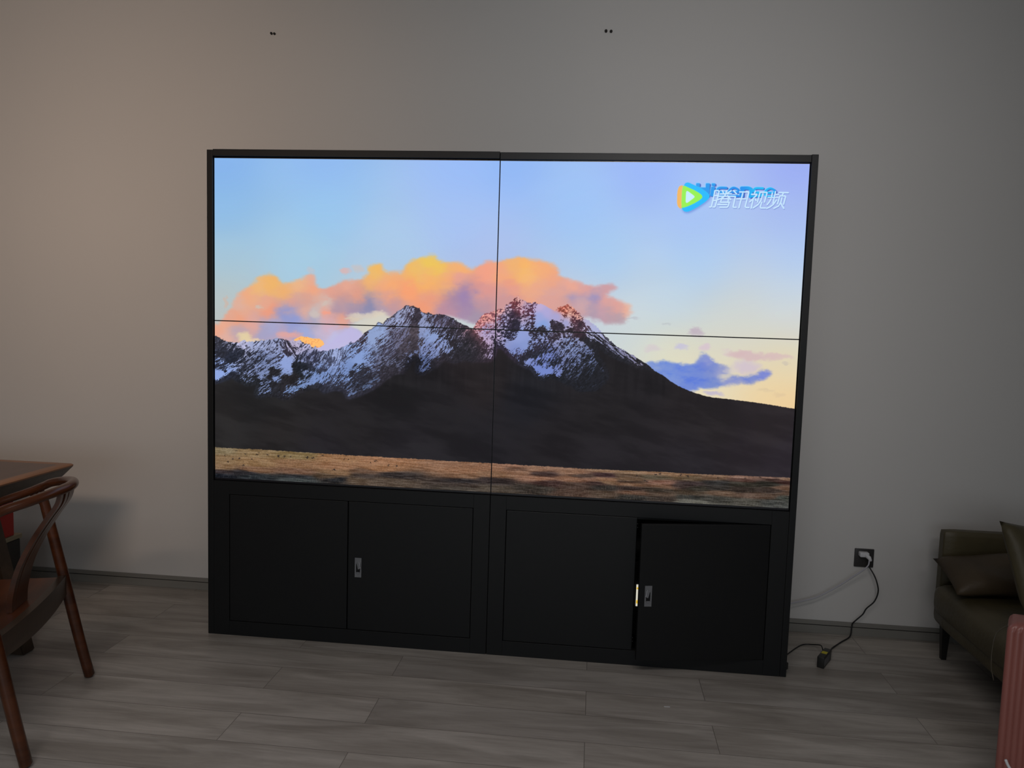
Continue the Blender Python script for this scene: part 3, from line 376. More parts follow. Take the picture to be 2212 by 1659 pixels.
cmb = N('ShaderNodeCombineXYZ'); mul = N('ShaderNodeMath'); mul.operation = 'MULTIPLY'; mul.inputs[1].default_value = 37.; L(sep.outputs[0], mul.inputs[0]); L(mul.outputs[0], cmb.inputs[0]); L(mul.outputs[0], cmb.inputs[2])
add = N('ShaderNodeVectorMath'); add.operation = 'ADD'; L(mp.outputs[0], add.inputs[0]); L(cmb.outputs[0], add.inputs[1])
def grain(sc, det, dist, rough=.55):
    m_ = N('ShaderNodeMapping'); m_.inputs['Scale'].default_value = sc; L(add.outputs[0], m_.inputs[0]); n = N('ShaderNodeTexNoise'); n.inputs['Scale'].default_value = 1; n.inputs['Detail'].default_value = det; n.inputs['Distortion'].default_value = dist; n.inputs['Roughness'].default_value = rough
    L(m_.outputs[0], n.inputs['Vector']); return n
g1 = grain((1.7, 11, 1), 4, .8); g2 = grain((7, 90, 1), 5, .3, .7)
r1 = N('ShaderNodeValToRGB'); L(g1.outputs[0], r1.inputs[0]); e = r1.color_ramp.elements; e[0].position = .33; e[1].position = .66
FLA = (0.27, 0.243, 0.212, 1); FLB = (0.44, 0.405, 0.365, 1)
e[0].color = FLA; e[1].color = FLB
r2 = N('ShaderNodeValToRGB'); L(g2.outputs[0], r2.inputs[0]); e = r2.color_ramp.elements; e[0].position = .3; e[1].position = .7; e[0].color = (.88, .88, .88, 1); e[1].color = (1.08, 1.08, 1.08, 1)
m1 = N('ShaderNodeMix'); m1.data_type = 'RGBA'; m1.blend_type = 'MULTIPLY'; m1.inputs[0].default_value = 1; L(r1.outputs[0], m1.inputs[6]); L(r2.outputs[0], m1.inputs[7])
r3 = N('ShaderNodeValToRGB'); L(sep.outputs[0], r3.inputs[0]); e = r3.color_ramp.elements; e[0].color = (.92, .92, .93, 1); e[1].color = (1.07, 1.06, 1.05, 1)
m2 = N('ShaderNodeMix'); m2.data_type = 'RGBA'; m2.blend_type = 'MULTIPLY'; m2.inputs[0].default_value = 1; L(m1.outputs[2], m2.inputs[6]); L(r3.outputs[0], m2.inputs[7])
m3 = N('ShaderNodeMix'); m3.data_type = 'RGBA'; m3.blend_type = 'MIX'; L(br.outputs['Fac'], m3.inputs[0]); L(m2.outputs[2], m3.inputs[6]); m3.inputs[7].default_value = (.13, .115, .10, 1)
L(m3.outputs[2], p.inputs['Base Color']); p.inputs['Roughness'].default_value = .42; p.inputs['Specular IOR Level'].default_value = .4
bp_ = N('ShaderNodeBump'); bp_.inputs['Strength'].default_value = .12; bp_.inputs['Distance'].default_value = .002; L(g2.outputs[0], bp_.inputs['Height']); L(bp_.outputs[0], p.inputs['Normal'])
bm = cr(); box(bm, XL - .1, XR + .1, YF - .1, WY + .1, -.1, 0); struct('floor', bm, fm)
bm = cr(); box(bm, XL - .1, XR + .1, WY, WY + .1, 0, ZC); struct('wall_back', bm, 'wall')
bm = cr(); box(bm, XL - .1, XL, YF, WY, 0, ZC); struct('wall_left', bm, 'plain_wall')
bm = cr(); box(bm, XR, XR + .1, YF, WY, 0, ZC); struct('wall_right', bm, 'plain_wall')
bm = cr(); box(bm, XL, XR, YF - .1, YF, 0, ZC); struct('wall_front', bm, 'plain_wall')
bm = cr(); box(bm, XL - .1, XR + .1, YF - .1, WY + .1, ZC, ZC + .1); struct('ceiling', bm, 'ceiling')
def skirting(name, x0, x1):
    bm = cr(); box(bm, x0, x1, WY - .012, WY, 0.0, .038, .001, 1, mi=0); box(bm, x0, x1, WY - .006, WY, .036, .043, mi=1); box(bm, x0, x1, WY - .013, WY, .042, .060, .0015, 2, mi=0)
    o = link(name, bm, None, mats=['skirting', 'groove']); return tag(o, kind='structure')
skirting('baseboard_back', XL, XR)

# ------------------------------------------------------------------ the moving picture on the displays
PW, PH = 1936, 1089
pic = paint_picture(PW, PH)
im = bpy.data.images.new('mountain_film_still', PW, PH, alpha=False); buf = np.ones((PH, PW, 4), np.float32); buf[..., :3] = pic[::-1]; im.pixels.foreach_set(buf.ravel()); im.update(); im.pack()
sm = bpy.data.materials.new('lit_display_surface'); sm.use_nodes = True; nt = sm.node_tree; p = nt.nodes['Principled BSDF']
ti = nt.nodes.new('ShaderNodeTexImage'); ti.image = im; ti.extension = 'EXTEND'; uvn = nt.nodes.new('ShaderNodeUVMap'); uvn.uv_map = 'picture'; nt.links.new(uvn.outputs[0], ti.inputs[0])
p.inputs['Base Color'].default_value = (.004, .004, .004, 1); p.inputs['Roughness'].default_value = .4; p.inputs['Specular IOR Level'].default_value = .12
nt.links.new(ti.outputs[0], p.inputs['Emission Color']); p.inputs['Emission Strength'].default_value = 1.0

# ------------------------------------------------------------------ video wall cabinet
ZS = 0.6988; SW, SH = 1.21, 1.361
VW = thing('video_wall_cabinet', (0, .19, 0), 'tall black floor cabinet holding four seamless lit displays that show a snowy mountain', 'video wall')
vo = Vector(VW.location)
def vpart(name, bm, m, parent=None, **k):
    if parent is None: setw(bm, vo); return link(name, bm, m, VW, **k)
    return link(name, bm, m, parent, **k)
HT = 2.0945
for s in (-1, 1):
    bm = cr(); xa, xb = (-1.2389, -1.2135) if s < 0 else (1.2142, 1.2397)
    box(bm, xa, xb, 0, .39, 0, HT - (.002 if s < 0 else .0), .0015, 2); vpart('side_panel', bm, 'black')
for s in (-1, 1):   # top rail with the lid behind it
    bm = cr(); xa, xb = (-1.2129, -.0009) if s < 0 else (.0009, 1.2136); z1 = HT + (0.0005 if s < 0 else -.0022)
    box(bm, xa, xb, 0, .385, z1 - .028, z1, .0015, 2); vpart('top_rail', bm, 'black')
bm = cr(); box(bm, -1.2129, 1.2136, .372, .38, .02, HT - .035); vpart('back_panel', bm, 'blackin')
DZ0, DZ1 = .064, .630; DX = (-1.1415, -.0705)
for s in (-1, 1):   # lower frames round the door openings
    xa, xb = (-1.2129, -.0009) if s < 0 else (.0009, 1.2136); oa, ob = (-1.1415, -.0705) if s < 0 else (.0685, 1.1455)
    z1 = .6885; bm = cr()
    box(bm, xa, oa, 0, .03, 0, z1, .001, 1); box(bm, ob, xb, 0, .03, 0, z1, .001, 1)
    box(bm, oa - .001, ob + .001, 0.0002, .03, 0, DZ0, .001, 1); box(bm, oa - .001, ob + .001, .0002, .03, DZ1, z1, .001, 1)
    box(bm, xa, xb, .03, .37, .03, .045); box(bm, xa, xb, .03, .37, z1 - .012, z1); 
    box(bm, oa - .001, oa + .012, .021, .03, DZ0, DZ1); box(bm, ob - .012, ob + .001, .021, .03, DZ0, DZ1); box(bm, oa, ob, .021, .03, DZ1 - .012, DZ1)
    vpart('lower_frame', bm, 'black')
# doors: (hinge x, width signed towards the free edge, opening angle, handle?)
def door(x0, x1, hinge, ang, handle=None):
    e = bpy.data.objects.new('door', None)
    bm = cr(); wd = x1 - x0; hx = x1 if hinge == 'r' else x0
    g = .002
    box(bm, x0 + g - hx, x1 - g - hx, 0, .018, DZ0 + g, DZ1 - g, .0016, 2)
    box(bm, x0 + .02 - hx, x1 - .02 - hx, .016, .02, DZ0 + .02, DZ1 - .02)
    o = link('door', bm, 'black', VW); o.location = Vector((hx, .0015, 0)) - vo; o.rotation_euler = (0, 0, ang)
    if handle is not None:
        hxx, hz, lev = handle; cx = hxx - hx
        bm = cr(); pw, ph = .0145, .0425; n = 14; rr = .0088
        # plate with a slotted opening: outer outline bridged to the slot outline
        outer = [(-pw, -ph), (pw, -ph), (pw, ph), (-pw, ph)]
        slot = [(rr * math.cos(a), .012 + rr * math.sin(a)) for a in np.linspace(0, math.pi, n)] + [(rr * math.cos(a), -.020 + rr * math.sin(a)) for a in np.linspace(math.pi, 2 * math.pi, n)]
        def ring(pts, y): return [bm.verts.new((cx + a, y, hz + b)) for a, b in pts]
        fine = []
        for (ax, az), (bx, bz) in zip(outer, outer[1:] + outer[:1]):
            for k_ in range(7): fine.append((ax + (bx - ax) * k_ / 7, az + (bz - az) * k_ / 7))
        key = lambda q: math.atan2(q[1] + .004, q[0])
        fo = sorted(fine, key=key); so = sorted(slot, key=key)
        yf = -.003; A = ring(fo, yf); B = ring(so, yf); A2 = ring(fo, 0.0005); B2 = ring(so, .004)
        m_ = len(A)
        for i in range(m_):
            j = (i + 1) % m_; bm.faces.new((A[i], A[j], A2[j], A2[i])); bm.faces.new((B[i], B[j], B2[j], B2[i])); bm.faces.new((A[i], A[j], B[j], B[i]))
        bm.faces.new(A2)
        h = link('handle', bm, 'steel', o, smooth=True, auto=40); h['label'] = 'small steel lock plate with an oval recess'
        bm = cr(); vs = [bm.verts.new((cx + a, .0008, hz + b)) for a, b in slot]; bm.faces.new(vs)
        vs2 = [bm.verts.new((cx + a, -.0026 + (0 if b > -.022 else .0), hz + b)) for a, b in slot if b < -.017]
        q = link('lock_recess', bm, 'steeldark', o)
        bm = cr(); box(bm, -.0068, .0068, -.004, -.001, -.026, .004, .0012, 2, mtx=Matrix.Translation((cx + .0005 * lev, -.001, hz + .019)) @ Matrix.Rotation(math.radians(-22 * lev), 4, 'Y') @ Matrix.Rotation(math.radians(-24), 4, 'X'))
        link('lock_lever', bm, 'steel', o)
        bm = cr(); vs = [(rr * .9 * math.cos(a), -.020 + rr * .9 * math.sin(a)) for a in np.linspace(math.pi, 2 * math.pi, n)]
        prism(bm, [(cx + a, hz + b) for a, b in vs], -.0036, -.001); link('lock_button', bm, 'steel', o)
    return o
door(-1.1415, -.6105, 'l', 0)
door(-.6105, -.0705, 'r', 0, (-.563, .342, 1))
door(.0685, .6125, 'l', 0)
od = door(.6125, 1.1455, 'r', math.radians(11.0), (.652, .335, -1)); od['label'] = 'black cabinet door standing slightly ajar'
for z in (.60, .585, .115, .10):
    bm = cr(); bmesh.ops.create_uvsphere(bm, u_segments=8, v_segments=6, radius=.0016, matrix=Matrix.Translation(Vector((.6135, .012, z)) - vo)); link('hinge_screw', bm, 'steel', VW)
# displays
Z0, Z1 = ZS, ZS + SH; zm = (Z0 + Z1) / 2
for i in (0, 1):
    for j in (0, 1):
        xa, xb = (-SW, 0) if i == 0 else (0, SW); za, zb = (zm, Z1) if j == 0 else (Z0, zm)
        bz = .0022
        xo = (xa - .0022, xb - .0003) if i == 0 else (xa + .0003, xb + .0026); zo = (za + .0003, zb + .0045) if j == 0 else (za - .009, zb - .0003)
        y = .0115; bm = cr(); box(bm, xo[0], xo[1], y, .10, zo[0], zo[1], .0012, 2); d = vpart('display_panel', bm, 'bezel')
        bm = cr(); X0, X1 = (xa, xb - bz) if i == 0 else (xa + bz, xb); Q0, Q1 = (za + bz, zb) if j == 0 else (za, zb - bz)
        vs = [bm.verts.new(Vector((a, y - .0006, b)) - vo) for a, b in ((X0, Q0), (X1, Q0), (X1, Q1), (X0, Q1))]; f = bm.faces.new(vs); uv = bm.loops.layers.uv.new('picture')
        for l_, (a, b) in zip(f.loops, ((X0, Q0), (X1, Q0), (X1, Q1), (X0, Q1))): l_[uv].uv = ((a + SW) / (2 * SW), (b - Z0) / SH)
        so_ = link('screen', bm, sm, d); so_['label'] = 'lit screen showing ' + [['the sunset cloud over the grey left peak', 'the snowy left ridge above brown grassland'], ['the pale blue sky with a coloured logo in the corner', 'the snow-streaked right peak and yellow horizon']][i][j]
# boot foot at the right corner
bm = cr(); sweep(bm, [Vector((1.244, .02, .028)) - vo, Vector((1.244, .02, .052)) - vo], .0065, 10); link('corner_bumper', bm, 'adapter', VW, smooth=True, auto=40)

# box with a lit strip seen through the ajar door
MPb = thing('media_controller', (.68, .24, .045), 'dark box with a bright lit strip inside the cabinet, seen through the ajar door', 'controller')
bm = cr(); box(bm, -.075, .075, -.03, .09, 0, .30, .004, 2); link('housing', bm, 'blackin', MPb)
bm = cr(); box(bm, -.0475, -.0385, -.036, -.0305, .135, .232, .001, 2, mi=0); box(bm, -.0465, -.0395, -.0375, -.0345, .212, .221, mi=1); box(bm, -.0465, -.0395, -.0375, -.0345, .148, .163, mi=1)
link('lit_strip', bm, None, MPb, mats=['strip', 'amber'])

# ------------------------------------------------------------------ two pairs of plugs in the wall
def wall_plug(x, gap, r, label):
    t = thing('wall_plug', (x, WY, 2.737), label, 'wall plug', 'plugs left in the wall above the cabinet')
    for s in (-1, 1):
        bm = cr(); sweep(bm, [(s * gap, .004, 0), (s * gap, -.008, -.001 * s)], r, 10); bm2 = bm
        link('screw', bm2, 'hole', t, smooth=True, auto=50)
wall_plug(-1.169, .0075, .0056, 'tiny dark pair of screws in the bare wall, the left and closer-set of two')
wall_plug(.414, .0115, .0066, 'tiny dark pair of screws in the bare wall, the right and wider-set of two')

# ------------------------------------------------------------------ socket, plug and leads
OX, OZ = 1.6855, .3715
so = thing('wall_socket', (OX, WY, OZ), 'square dark grey power socket plate low on the wall beside the sofa', 'socket')
bm = cr(); box(bm, -.043, .043, -.009, 0, -.043, .043, .003, 3); link('faceplate', bm, 'outlet', so, smooth=True, auto=30)
bm = cr()
for dx in (-.006, .006): box(bm, dx - .001, dx + .001, -.0098, -.0085, -.022, -.012)
link('slots', bm, 'hole', so)
def zt(x, y): return x, y
pl = thing('white_plug', (OX - .006, WY - .01, OZ + .022), 'white angled plug with a pale lead pushed into the dark wall socket', 'plug')
bm = cr(); box(bm, -.0225, .0185, -.030, .002, -.011, .011, .005, 3); link('plug_body', bm, 'white', pl, smooth=True, auto=40)
bm = cr(); sweep(bm, [(.004, -.022, 0), (.016, -.036, -.010), (.021, -.040, -.021)], [.010, .009, .0062], 12); link('strain_relief', bm, 'white', pl, smooth=True, auto=50)
pts = [(.015, -.040, -.019), (.010, -.046, -.040), (-.006, -.046, -.060), (-.028, -.040, -.082), (-.066, -.034, -.115), (-.100, -.032, -.143), (-.158, -.030, -.184), (-.208, -.030, -.213), (-.267, -.032, -.233), (-.32, -.04, -.245), (-.40, -.09, -.25), (-.50, -.14, -.27)]
bm = cr(); sweep(bm, spline(pts, 6), .0033, 10); link('lead', bm, 'greycable', pl, smooth=True, auto=60)

# black adapter standing on its edge
ADX = Vector((1.4060, .1125, 0)); e1 = Vector((.029, -.008, 0)).normalized(); ang = math.atan2(.100, .058)
ad = thing('power_adapter', (1.434, .163, 0), 'black power adapter with a yellow sticker standing on the floor beside the cabinet', 'power adapter', rz=ang)
bm = cr(); box(bm, -.058, .058, -.0145, .0145, 0, .048, .003, 3); link('housing', bm, 'adapter', ad, smooth=True, auto=30)
bm = cr(); box(bm, -.012, .014, -.011, .011, .0476, .0486); link('yellow_sticker', bm, 'yellow', ad)
bm = cr(); box(bm, -.052, .030, -.0151, -.0142, .010, .038); link('rating_label', bm, 'greylabel', ad)
def rope(name, P, r, m, label, n=6):
    o0 = Vector(P[0]); t = cr(); sweep(t, [p - o0 for p in spline(P, n)], r, 8); o = link(name, t, m, None, smooth=True, auto=60); o.location = o0; return tag(o, label, 'cable')
rope('black_power_cable', [(1.4735, .2205, .030), (1.487, .252, .016), (1.511, .318, .0055), (1.574, .398, .0055), (1.632, .462, .010), (1.647, .489, .045), (1.649, .489, .062), (1.661, .482, .082), (1.688, .478, .114), (1.701, .475, .143), (1.732, .470, .181), (1.744, .466, .229), (1.735, .464, .272), (1.722, .470, .305), (1.706, .484, .333), (1.700, .498, .345)], .0031, 'blackcable', 'black cable curving down the wall from the socket to the adapter')
rope('black_output_cable', [(1.4455, .2235, .030), (1.4475, .243, .036), (1.449, .275, .034), (1.438, .327, .014), (1.399, .345, .0045), (1.358, .306, .0045), (1.300, .228, .0045), (1.270, .195, .0045), (1.2445, .170, .006)], .0026, 'blackcable', 'thin black cable arching over the floor from the adapter to the cabinet')

# scrap on the floor
bm = cr(); box(bm, -.011, .011, -.0025, .0025, 0, .001); sc = link('paper_scrap', bm, 'white'); sc.location = (.731, -.332, 0); sc.rotation_euler = (0, 0, .05); tag(sc, 'tiny white paper scrap on the bare floor in front of the cabinet', 'scrap')

# ------------------------------------------------------------------ chair with a curved round back
cm = Vector((-1.387, -.76, 0)); cb = Vector((.951, .308, 0)); cs = Vector((.308, -.951, 0))
cbn = cb.normalized(); csn = cs.normalized()
def C(t, s, z): return Vector((-s, t, z))        # chair frame: -x = towards the camera side (s), +y = behind the sitter
ch = thing('round_back_armchair', (-1.387, -.76, 0), 'reddish brown wooden armchair with a bowed round back rail, pulled up to the table', 'chair', rz=math.atan2(-cb.x, cb.y))
half = [(-.46, .300, .643), (-.385, .305, .652), (-.33, .300, .677), (-.28, .292, .700), (-.19, .286, .733), (-.12, .245, .766), (-.083, .205, .785), (-.03, .165, .800), (.01, .11, .811), (.036, .055, .816), (.045, 0, .817)]
rail = [C(t, s, z) for t, s, z in half] + [C(t, -s, z) for t, s, z in half[-2::-1]]
bm = cr(); sweep(bm, spline(rail, 5), [.013, .017, .0165, .0165, .0175, .0195, .0175, .0165, .0165, .017, .013], 16, flat=.9); link('back_rail', bm, 'wood', ch, smooth=True, auto=60)
for s in (-1, 1):   # rear legs run up to the rail
    bm = cr(); P = [C(.002, s * .308, .0092), C(-.03, s * .304, .155), C(-.078, s * .299, .40), C(-.112, s * .294, .57), C(-.138, s * .288, .70), C(-.150, s * .283, .738)]
    sweep(bm, spline(P, 4), [.0190, .0195, .0200, .0190, .0170, .015], 14); link('leg', bm, 'wood', ch, smooth=True, auto=60)
    bm = cr(); P = [C(-.128, s * .291, .66), C(-.145, s * .287, .705), C(-.175, s * .287, .730), C(-.215, s * .288, .722)]; sweep(bm, spline(P, 4), [.012, .017, .013, .006], 10); link('rail_bracket', bm, 'wood', ch, smooth=True, auto=60)
    bm = cr(); P = [C(-.50, s * .282, .009), C(-.49, s * .285, .20), C(-.47, s * .290, .42), C(-.43, s * .298, .58), C(-.415, s * .304, .642)]
    sweep(bm, spline(P, 4), [.014, .0165, .018, .0165, .013], 14); link('leg', bm, 'wood', ch, smooth=True, auto=60)
# seat: dished board, side pieces flaring at the back
bm = cr(); nx, ny = 16, 14; g = []
for top in (1, 0):
    row = []
    for i in range(nx + 1):
        r = []
        for j in range(ny + 1):
            u = i / nx * 2 - 1; v_ = j / ny; wd = .272 - .004 * v_
            t = -.066 - v_ * .43 + .012 * (1 - u * u) * (1 - v_); z = .41 - (.016 * (1 - u * u) * math.sin(math.pi * v_) if top else .024)
            r.append(bm.verts.new(C(t, u * wd, z)))
        row.append(r)
    g.append(row)
for k_, row in enumerate(g):
    for i in range(nx):
        for j in range(ny): bm.faces.new((row[i][j], row[i + 1][j], row[i + 1][j + 1], row[i][j + 1]))
for i in range(nx):
    for j in (0, ny): bm.faces.new((g[0][i][j], g[0][i + 1][j], g[1][i + 1][j], g[1][i][j]))
for j in range(ny):
    for i in (0, nx): bm.faces.new((g[0][i][j], g[0][i][j + 1], g[1][i][j + 1], g[1][i][j]))
link('seat', bm, 'woodseat', ch, smooth=True, auto=35)
def apron(pts, ax):
    bm = cr(); a = []; 
    for (t, s, z0, z1) in pts:
        a.append([bm.verts.new(C(t, s, z0)), bm.verts.new(C(t, s, z1)), bm.verts.new(C(t + ax[0], s + ax[1], z1)), bm.verts.new(C(t + ax[0], s + ax[1], z0))])
    for p_, q_ in zip(a[:-1], a[1:]):
        for k_ in range(4): bm.faces.new((p_[k_], p_[(k_ + 1) % 4], q_[(k_ + 1) % 4], q_[k_]))
    bm.faces.new(a[0]); bm.faces.new(a[-1]); return link('seat_rail', bm, 'wooddark', ch)
apron([(-.064 + .012 * (1 - (u / .27) ** 2), u, .338 - .012 * (1 - (u / .27) ** 2), .4135) for u in np.linspace(-.285, .285, 17)], (-.026, 0))
apron([(-.49, u, .345 + .018 * (1 - (u / .27) ** 2), .405) for u in np.linspace(-.28, .28, 13)], (.022, 0))
for s in (-1, 1): apron([(t, s * .285, .345, .405) for t in (-.49, -.3, -.07)], (0, -s * .022))
bm = cr(); P = [C(-.29, -.27, .325), C(-.29, 0, .300), C(-.29, .27, .325)]; sweep(bm, spline(P, 6), .017, 12, flat=1.5); link('seat_support', bm, 'wooddark', ch, smooth=True, auto=50)
# four slats fanning together: an s-curved splat with slits of daylight between the slats at the top
prof = spline([(-.128, 0, .405), (-.122, 0, .46), (-.098, 0, .55), (-.055, 0, .64), (-.008, 0, .715), (.026, 0, .765), (.038, 0, .805)], 5)
for k_ in range(4):
    bm = cr(); n = len(prof); rings = []
    for i, q in enumerate(prof):
        f = i / (n - 1); c = (k_ - 1.5) * (.0330 + .0030 * max(0, f - .35) / .65); hw = .0164 - .0040 * max(0, f - .25) / .75; th = .0085 - .002 * f
        tt = q.x - .0035 * abs(k_ - 1.5) * f; nrm = (prof[min(i + 1, n - 1)] - prof[max(i - 1, 0)]).normalized(); dz, dt = -nrm.x, nrm.z
        rings.append([bm.verts.new(C(tt + dt * th * a, c + hw * b, q.z + dz * th * a)) for a, b in ((1, -1), (1, 1), (-1, 1), (-1, -1))])
    for a, b in zip(rings[:-1], rings[1:]):
        for m_ in range(4): bm.faces.new((a[m_], a[(m_ + 1) % 4], b[(m_ + 1) % 4], b[m_]))
    bm.faces.new(rings[0]); bm.faces.new(rings[-1]); bmesh.ops.bevel(bm, geom=[e for e in bm.edges if len(e.link_faces) == 2 and e.calc_face_angle(0) > .8], offset=.002, segments=2, affect='EDGES')
    link('back_slat', bm, 'wood', ch, smooth=True, auto=50)

# ------------------------------------------------------------------ table
tx0, tx1, ty0, ty1 = -3.3, -1.795, -1.75, -.083
tb = thing('wooden_table', (-2.5, -.9, 0), 'dark brown wooden table with an undercut slanting edge at the left of the photo', 'table')
def loop(x0, x1, y0, y1, z, r, n=5):
    o = []
    for (cx, cy, a0) in ((x1 - r, y1 - r, 0), (x0 + r, y1 - r, 90), (x0 + r, y0 + r, 180), (x1 - r, y0 + r, 270)):
        for i in range(n + 1):
            a = math.radians(a0 + 90 * i / n); o.append(Vector((cx + r * math.cos(a), cy + r * math.sin(a), z)) - Vector(tb.location))
    return o
bm = cr(); Ls = []
for ins, z, r in ((.045, .7495, .02), (.020, .750, .015), (.005, .7485, .015), (0, .744, .015), (0.001, .738, .015), (.012, .722, .016), (.026, .702, .018), (.048, .678, .02), (.062, .672, .02)):
    Ls.append([bm.verts.new(v) for v in loop(tx0 + ins, tx1 - ins, ty0 + ins, ty1 - ins, z, r)])
n = len(Ls[0])
for q, (a, b) in enumerate(zip(Ls[:-1], Ls[1:])):
    for i in range(n): f = bm.faces.new((a[i], a[(i + 1) % n], b[(i + 1) % n], b[i])); f.material_index = 1 if q < 4 else 2
bm.faces.new(Ls[0]).material_index = 0; bm.faces.new(Ls[-1]).material_index = 2
link('tabletop', bm, None, tb, mats=['tabletop', 'tableedge', 'wooddark'], smooth=True, auto=35)
def tp(x0, x1, y0, y1, z0, z1, b=.004):
    bm = cr(); box(bm, x0, x1, y0, y1, z0, z1, b, 2); return setw(bm, tb.location)
for x, sx in ((-2.085, 1), (-3.01, -1)):      # splayed legs
    for y, sy in ((-.30, 1), (-1.53, -1)):
        bm = cr(); A = []; B = []
        for i, j in ((-1, -1), (1, -1), (1, 1), (-1, 1)):
            A.append(bm.verts.new(Vector((x + i * .050, y + j * .040, .674)) - Vector(tb.location)))
            B.append(bm.verts.new(Vector((x + sx * .195 + i * .042, y + sy * -.01 + j * .034, 0)) - Vector(tb.location)))
        bm.faces.new(A); bm.faces.new(B)
        for i in range(4): bm.faces.new((A[i], A[(i + 1) % 4], B[(i + 1) % 4], B[i]))
        bmesh.ops.bevel(bm, geom=bm.edges[:], offset=.006, segments=2, affect='EDGES'); link('leg', bm, 'wooddark', tb)
link('apron', tp(-2.97, -2.13, -.325, -.285, .59, .6725), 'wooddark', tb)
link('apron', tp(-2.97, -2.13, -1.545, -1.505, .59, .6725), 'wooddark', tb)

# small dark bin with a pale rim, a red carton standing on it
bx = thing('dark_storage_box', (-2.40, .165, 0), 'dark floor box with a cream rim behind the table, under the red carton', 'box')
bm = cr(); box(bm, -.12, .12, -.17, .035, 0, .312, .008, 3); link('box_body', bm, 'darkleg', bx)
bm = cr(); box(bm, -.125, .125, -.175, .040, .3125, .334, .003, 2); link('rim', bm, 'cream', bx)
bm = cr(); box(bm, -.10, .10, -.14, .0, 0, .19, .002, 2); rc = link('red_carton', bm, 'red'); rc.location = (-2.385, .165, .3345); tag(rc, 'bright red carton standing on the dark box behind the table', 'carton')
bm = cr(); bmesh.ops.create_uvsphere(bm, u_segments=16, v_segments=10, radius=1)
for v in bm.verts: v.co = Vector((v.co.x * .03, v.co.y * .03, (v.co.z + 1) * .028))
gb = link('grey_cloth', bm, 'greylabel', smooth=True); gb.location = (-2.23, .20, 0); tag(gb, 'small crumpled grey cloth on the floor beside the dark box', 'cloth')

# ------------------------------------------------------------------ sofa
sf = thing('leather_sofa', (2.42, -.7, 0), 'dark olive brown leather sofa with slim arms and black legs against the right wall', 'sofa')
so_ = Vector(sf.location)
def soft(bm, x0, x1, y0, y1, z0, z1, r, pw=(0, 0, 0), nd=10):
    """rounded upholstered block: subdivided box, corners rounded by radius r, faces puffed by pw"""
    c = Vector(((x0 + x1) / 2, (y0 + y1) / 2, (z0 + z1) / 2)); h = Vector(((x1 - x0) / 2, (y1 - y0) / 2, (z1 - z0) / 2))
    vs = bmesh.ops.create_cube(bm, size=2.0)['verts']; es = list({e for v in vs for e in v.link_edges})
    bmesh.ops.subdivide_edges(bm, edges=es, cuts=nd, use_grid_fill=True)
    vs = [v for v in bm.verts if v.co.length < 1.8 and max(abs(v.co.x), abs(v.co.y), abs(v.co.z)) > .999 and max(abs(v.co.x), abs(v.co.y), abs(v.co.z)) < 1.001]
    for v in vs:
        # crowd the grid towards the edges so that the rounding is smooth
        q = Vector([math.copysign(abs(a) ** .6, a) if abs(a) < .999 else a for a in v.co]); p_ = Vector((q.x * h.x, q.y * h.y, q.z * h.z))
        inner = Vector([max(-h[i] + r, min(h[i] - r, p_[i])) for i in range(3)]); d = p_ - inner
        if d.length > 1e-9: p_ = inner + d.normalized() * r
        u = [p_[i] / h[i] for i in range(3)]
        for i in range(3):
            j, k2 = (i + 1) % 3, (i + 2) % 3
            p_[i] += pw[i] * u[i] * max(0, 1 - u[j] ** 2) * max(0, 1 - u[k2] ** 2)
        v.co = c + p_
    return vs
def spart(name, m, x0, x1, y0, y1, z0, z1, r, pw=(0, 0, 0), lab=None, rot=None):
    bm = cr(); soft(bm, x0, x1, y0, y1, z0, z1, r, pw); setw(bm, so_)
    o = link(name, bm, m, sf, smooth=True)
    return o
spart('arm', 'leather', 1.938, 2.90, .292, .348, .165, .572, .012, (0, .003, 0))
spart('arm', 'leather', 1.938, 2.90, -1.78, -1.724, .165, .572, .012, (0, .003, 0))
spart('back', 'leather', 2.74, 2.90, -1.74, .31, .165, .66, .03, (.01, 0, 0))
spart('seat_base', 'leather', 1.905, 2.76, -1.722, .290, .168, .250, .035)
spart('seat_cushion', 'leather', 1.890, 2.75, -.72, .288, .215, .356, .055, (.004, 0, .008))
spart('seat_cushion', 'leather', 1.890, 2.75, -1.72, -.722, .215, .356, .055, (.004, 0, .008))
for x in (1.976, 2.84):
    for y in (.305, -1.74):
        bm = cr(); a = [Vector((x + i * .019, y + j * .016, .17)) for i, j in ((-1, -1), (1, -1), (1, 1), (-1, 1))]; b = [Vector((x + i * .010 + .0, y + j * .010, 0)) for i, j in ((-1, -1), (1, -1), (1, 1), (-1, 1))]
        A = [bm.verts.new(p_ - so_) for p_ in a]; B = [bm.verts.new(p_ - so_) for p_ in b]; bm.faces.new(A); bm.faces.new(B)
        for i in range(4): bm.faces.new((A[i], A[(i + 1) % 4], B[(i + 1) % 4], B[i]))
        link('leg', bm, 'darkleg', sf)
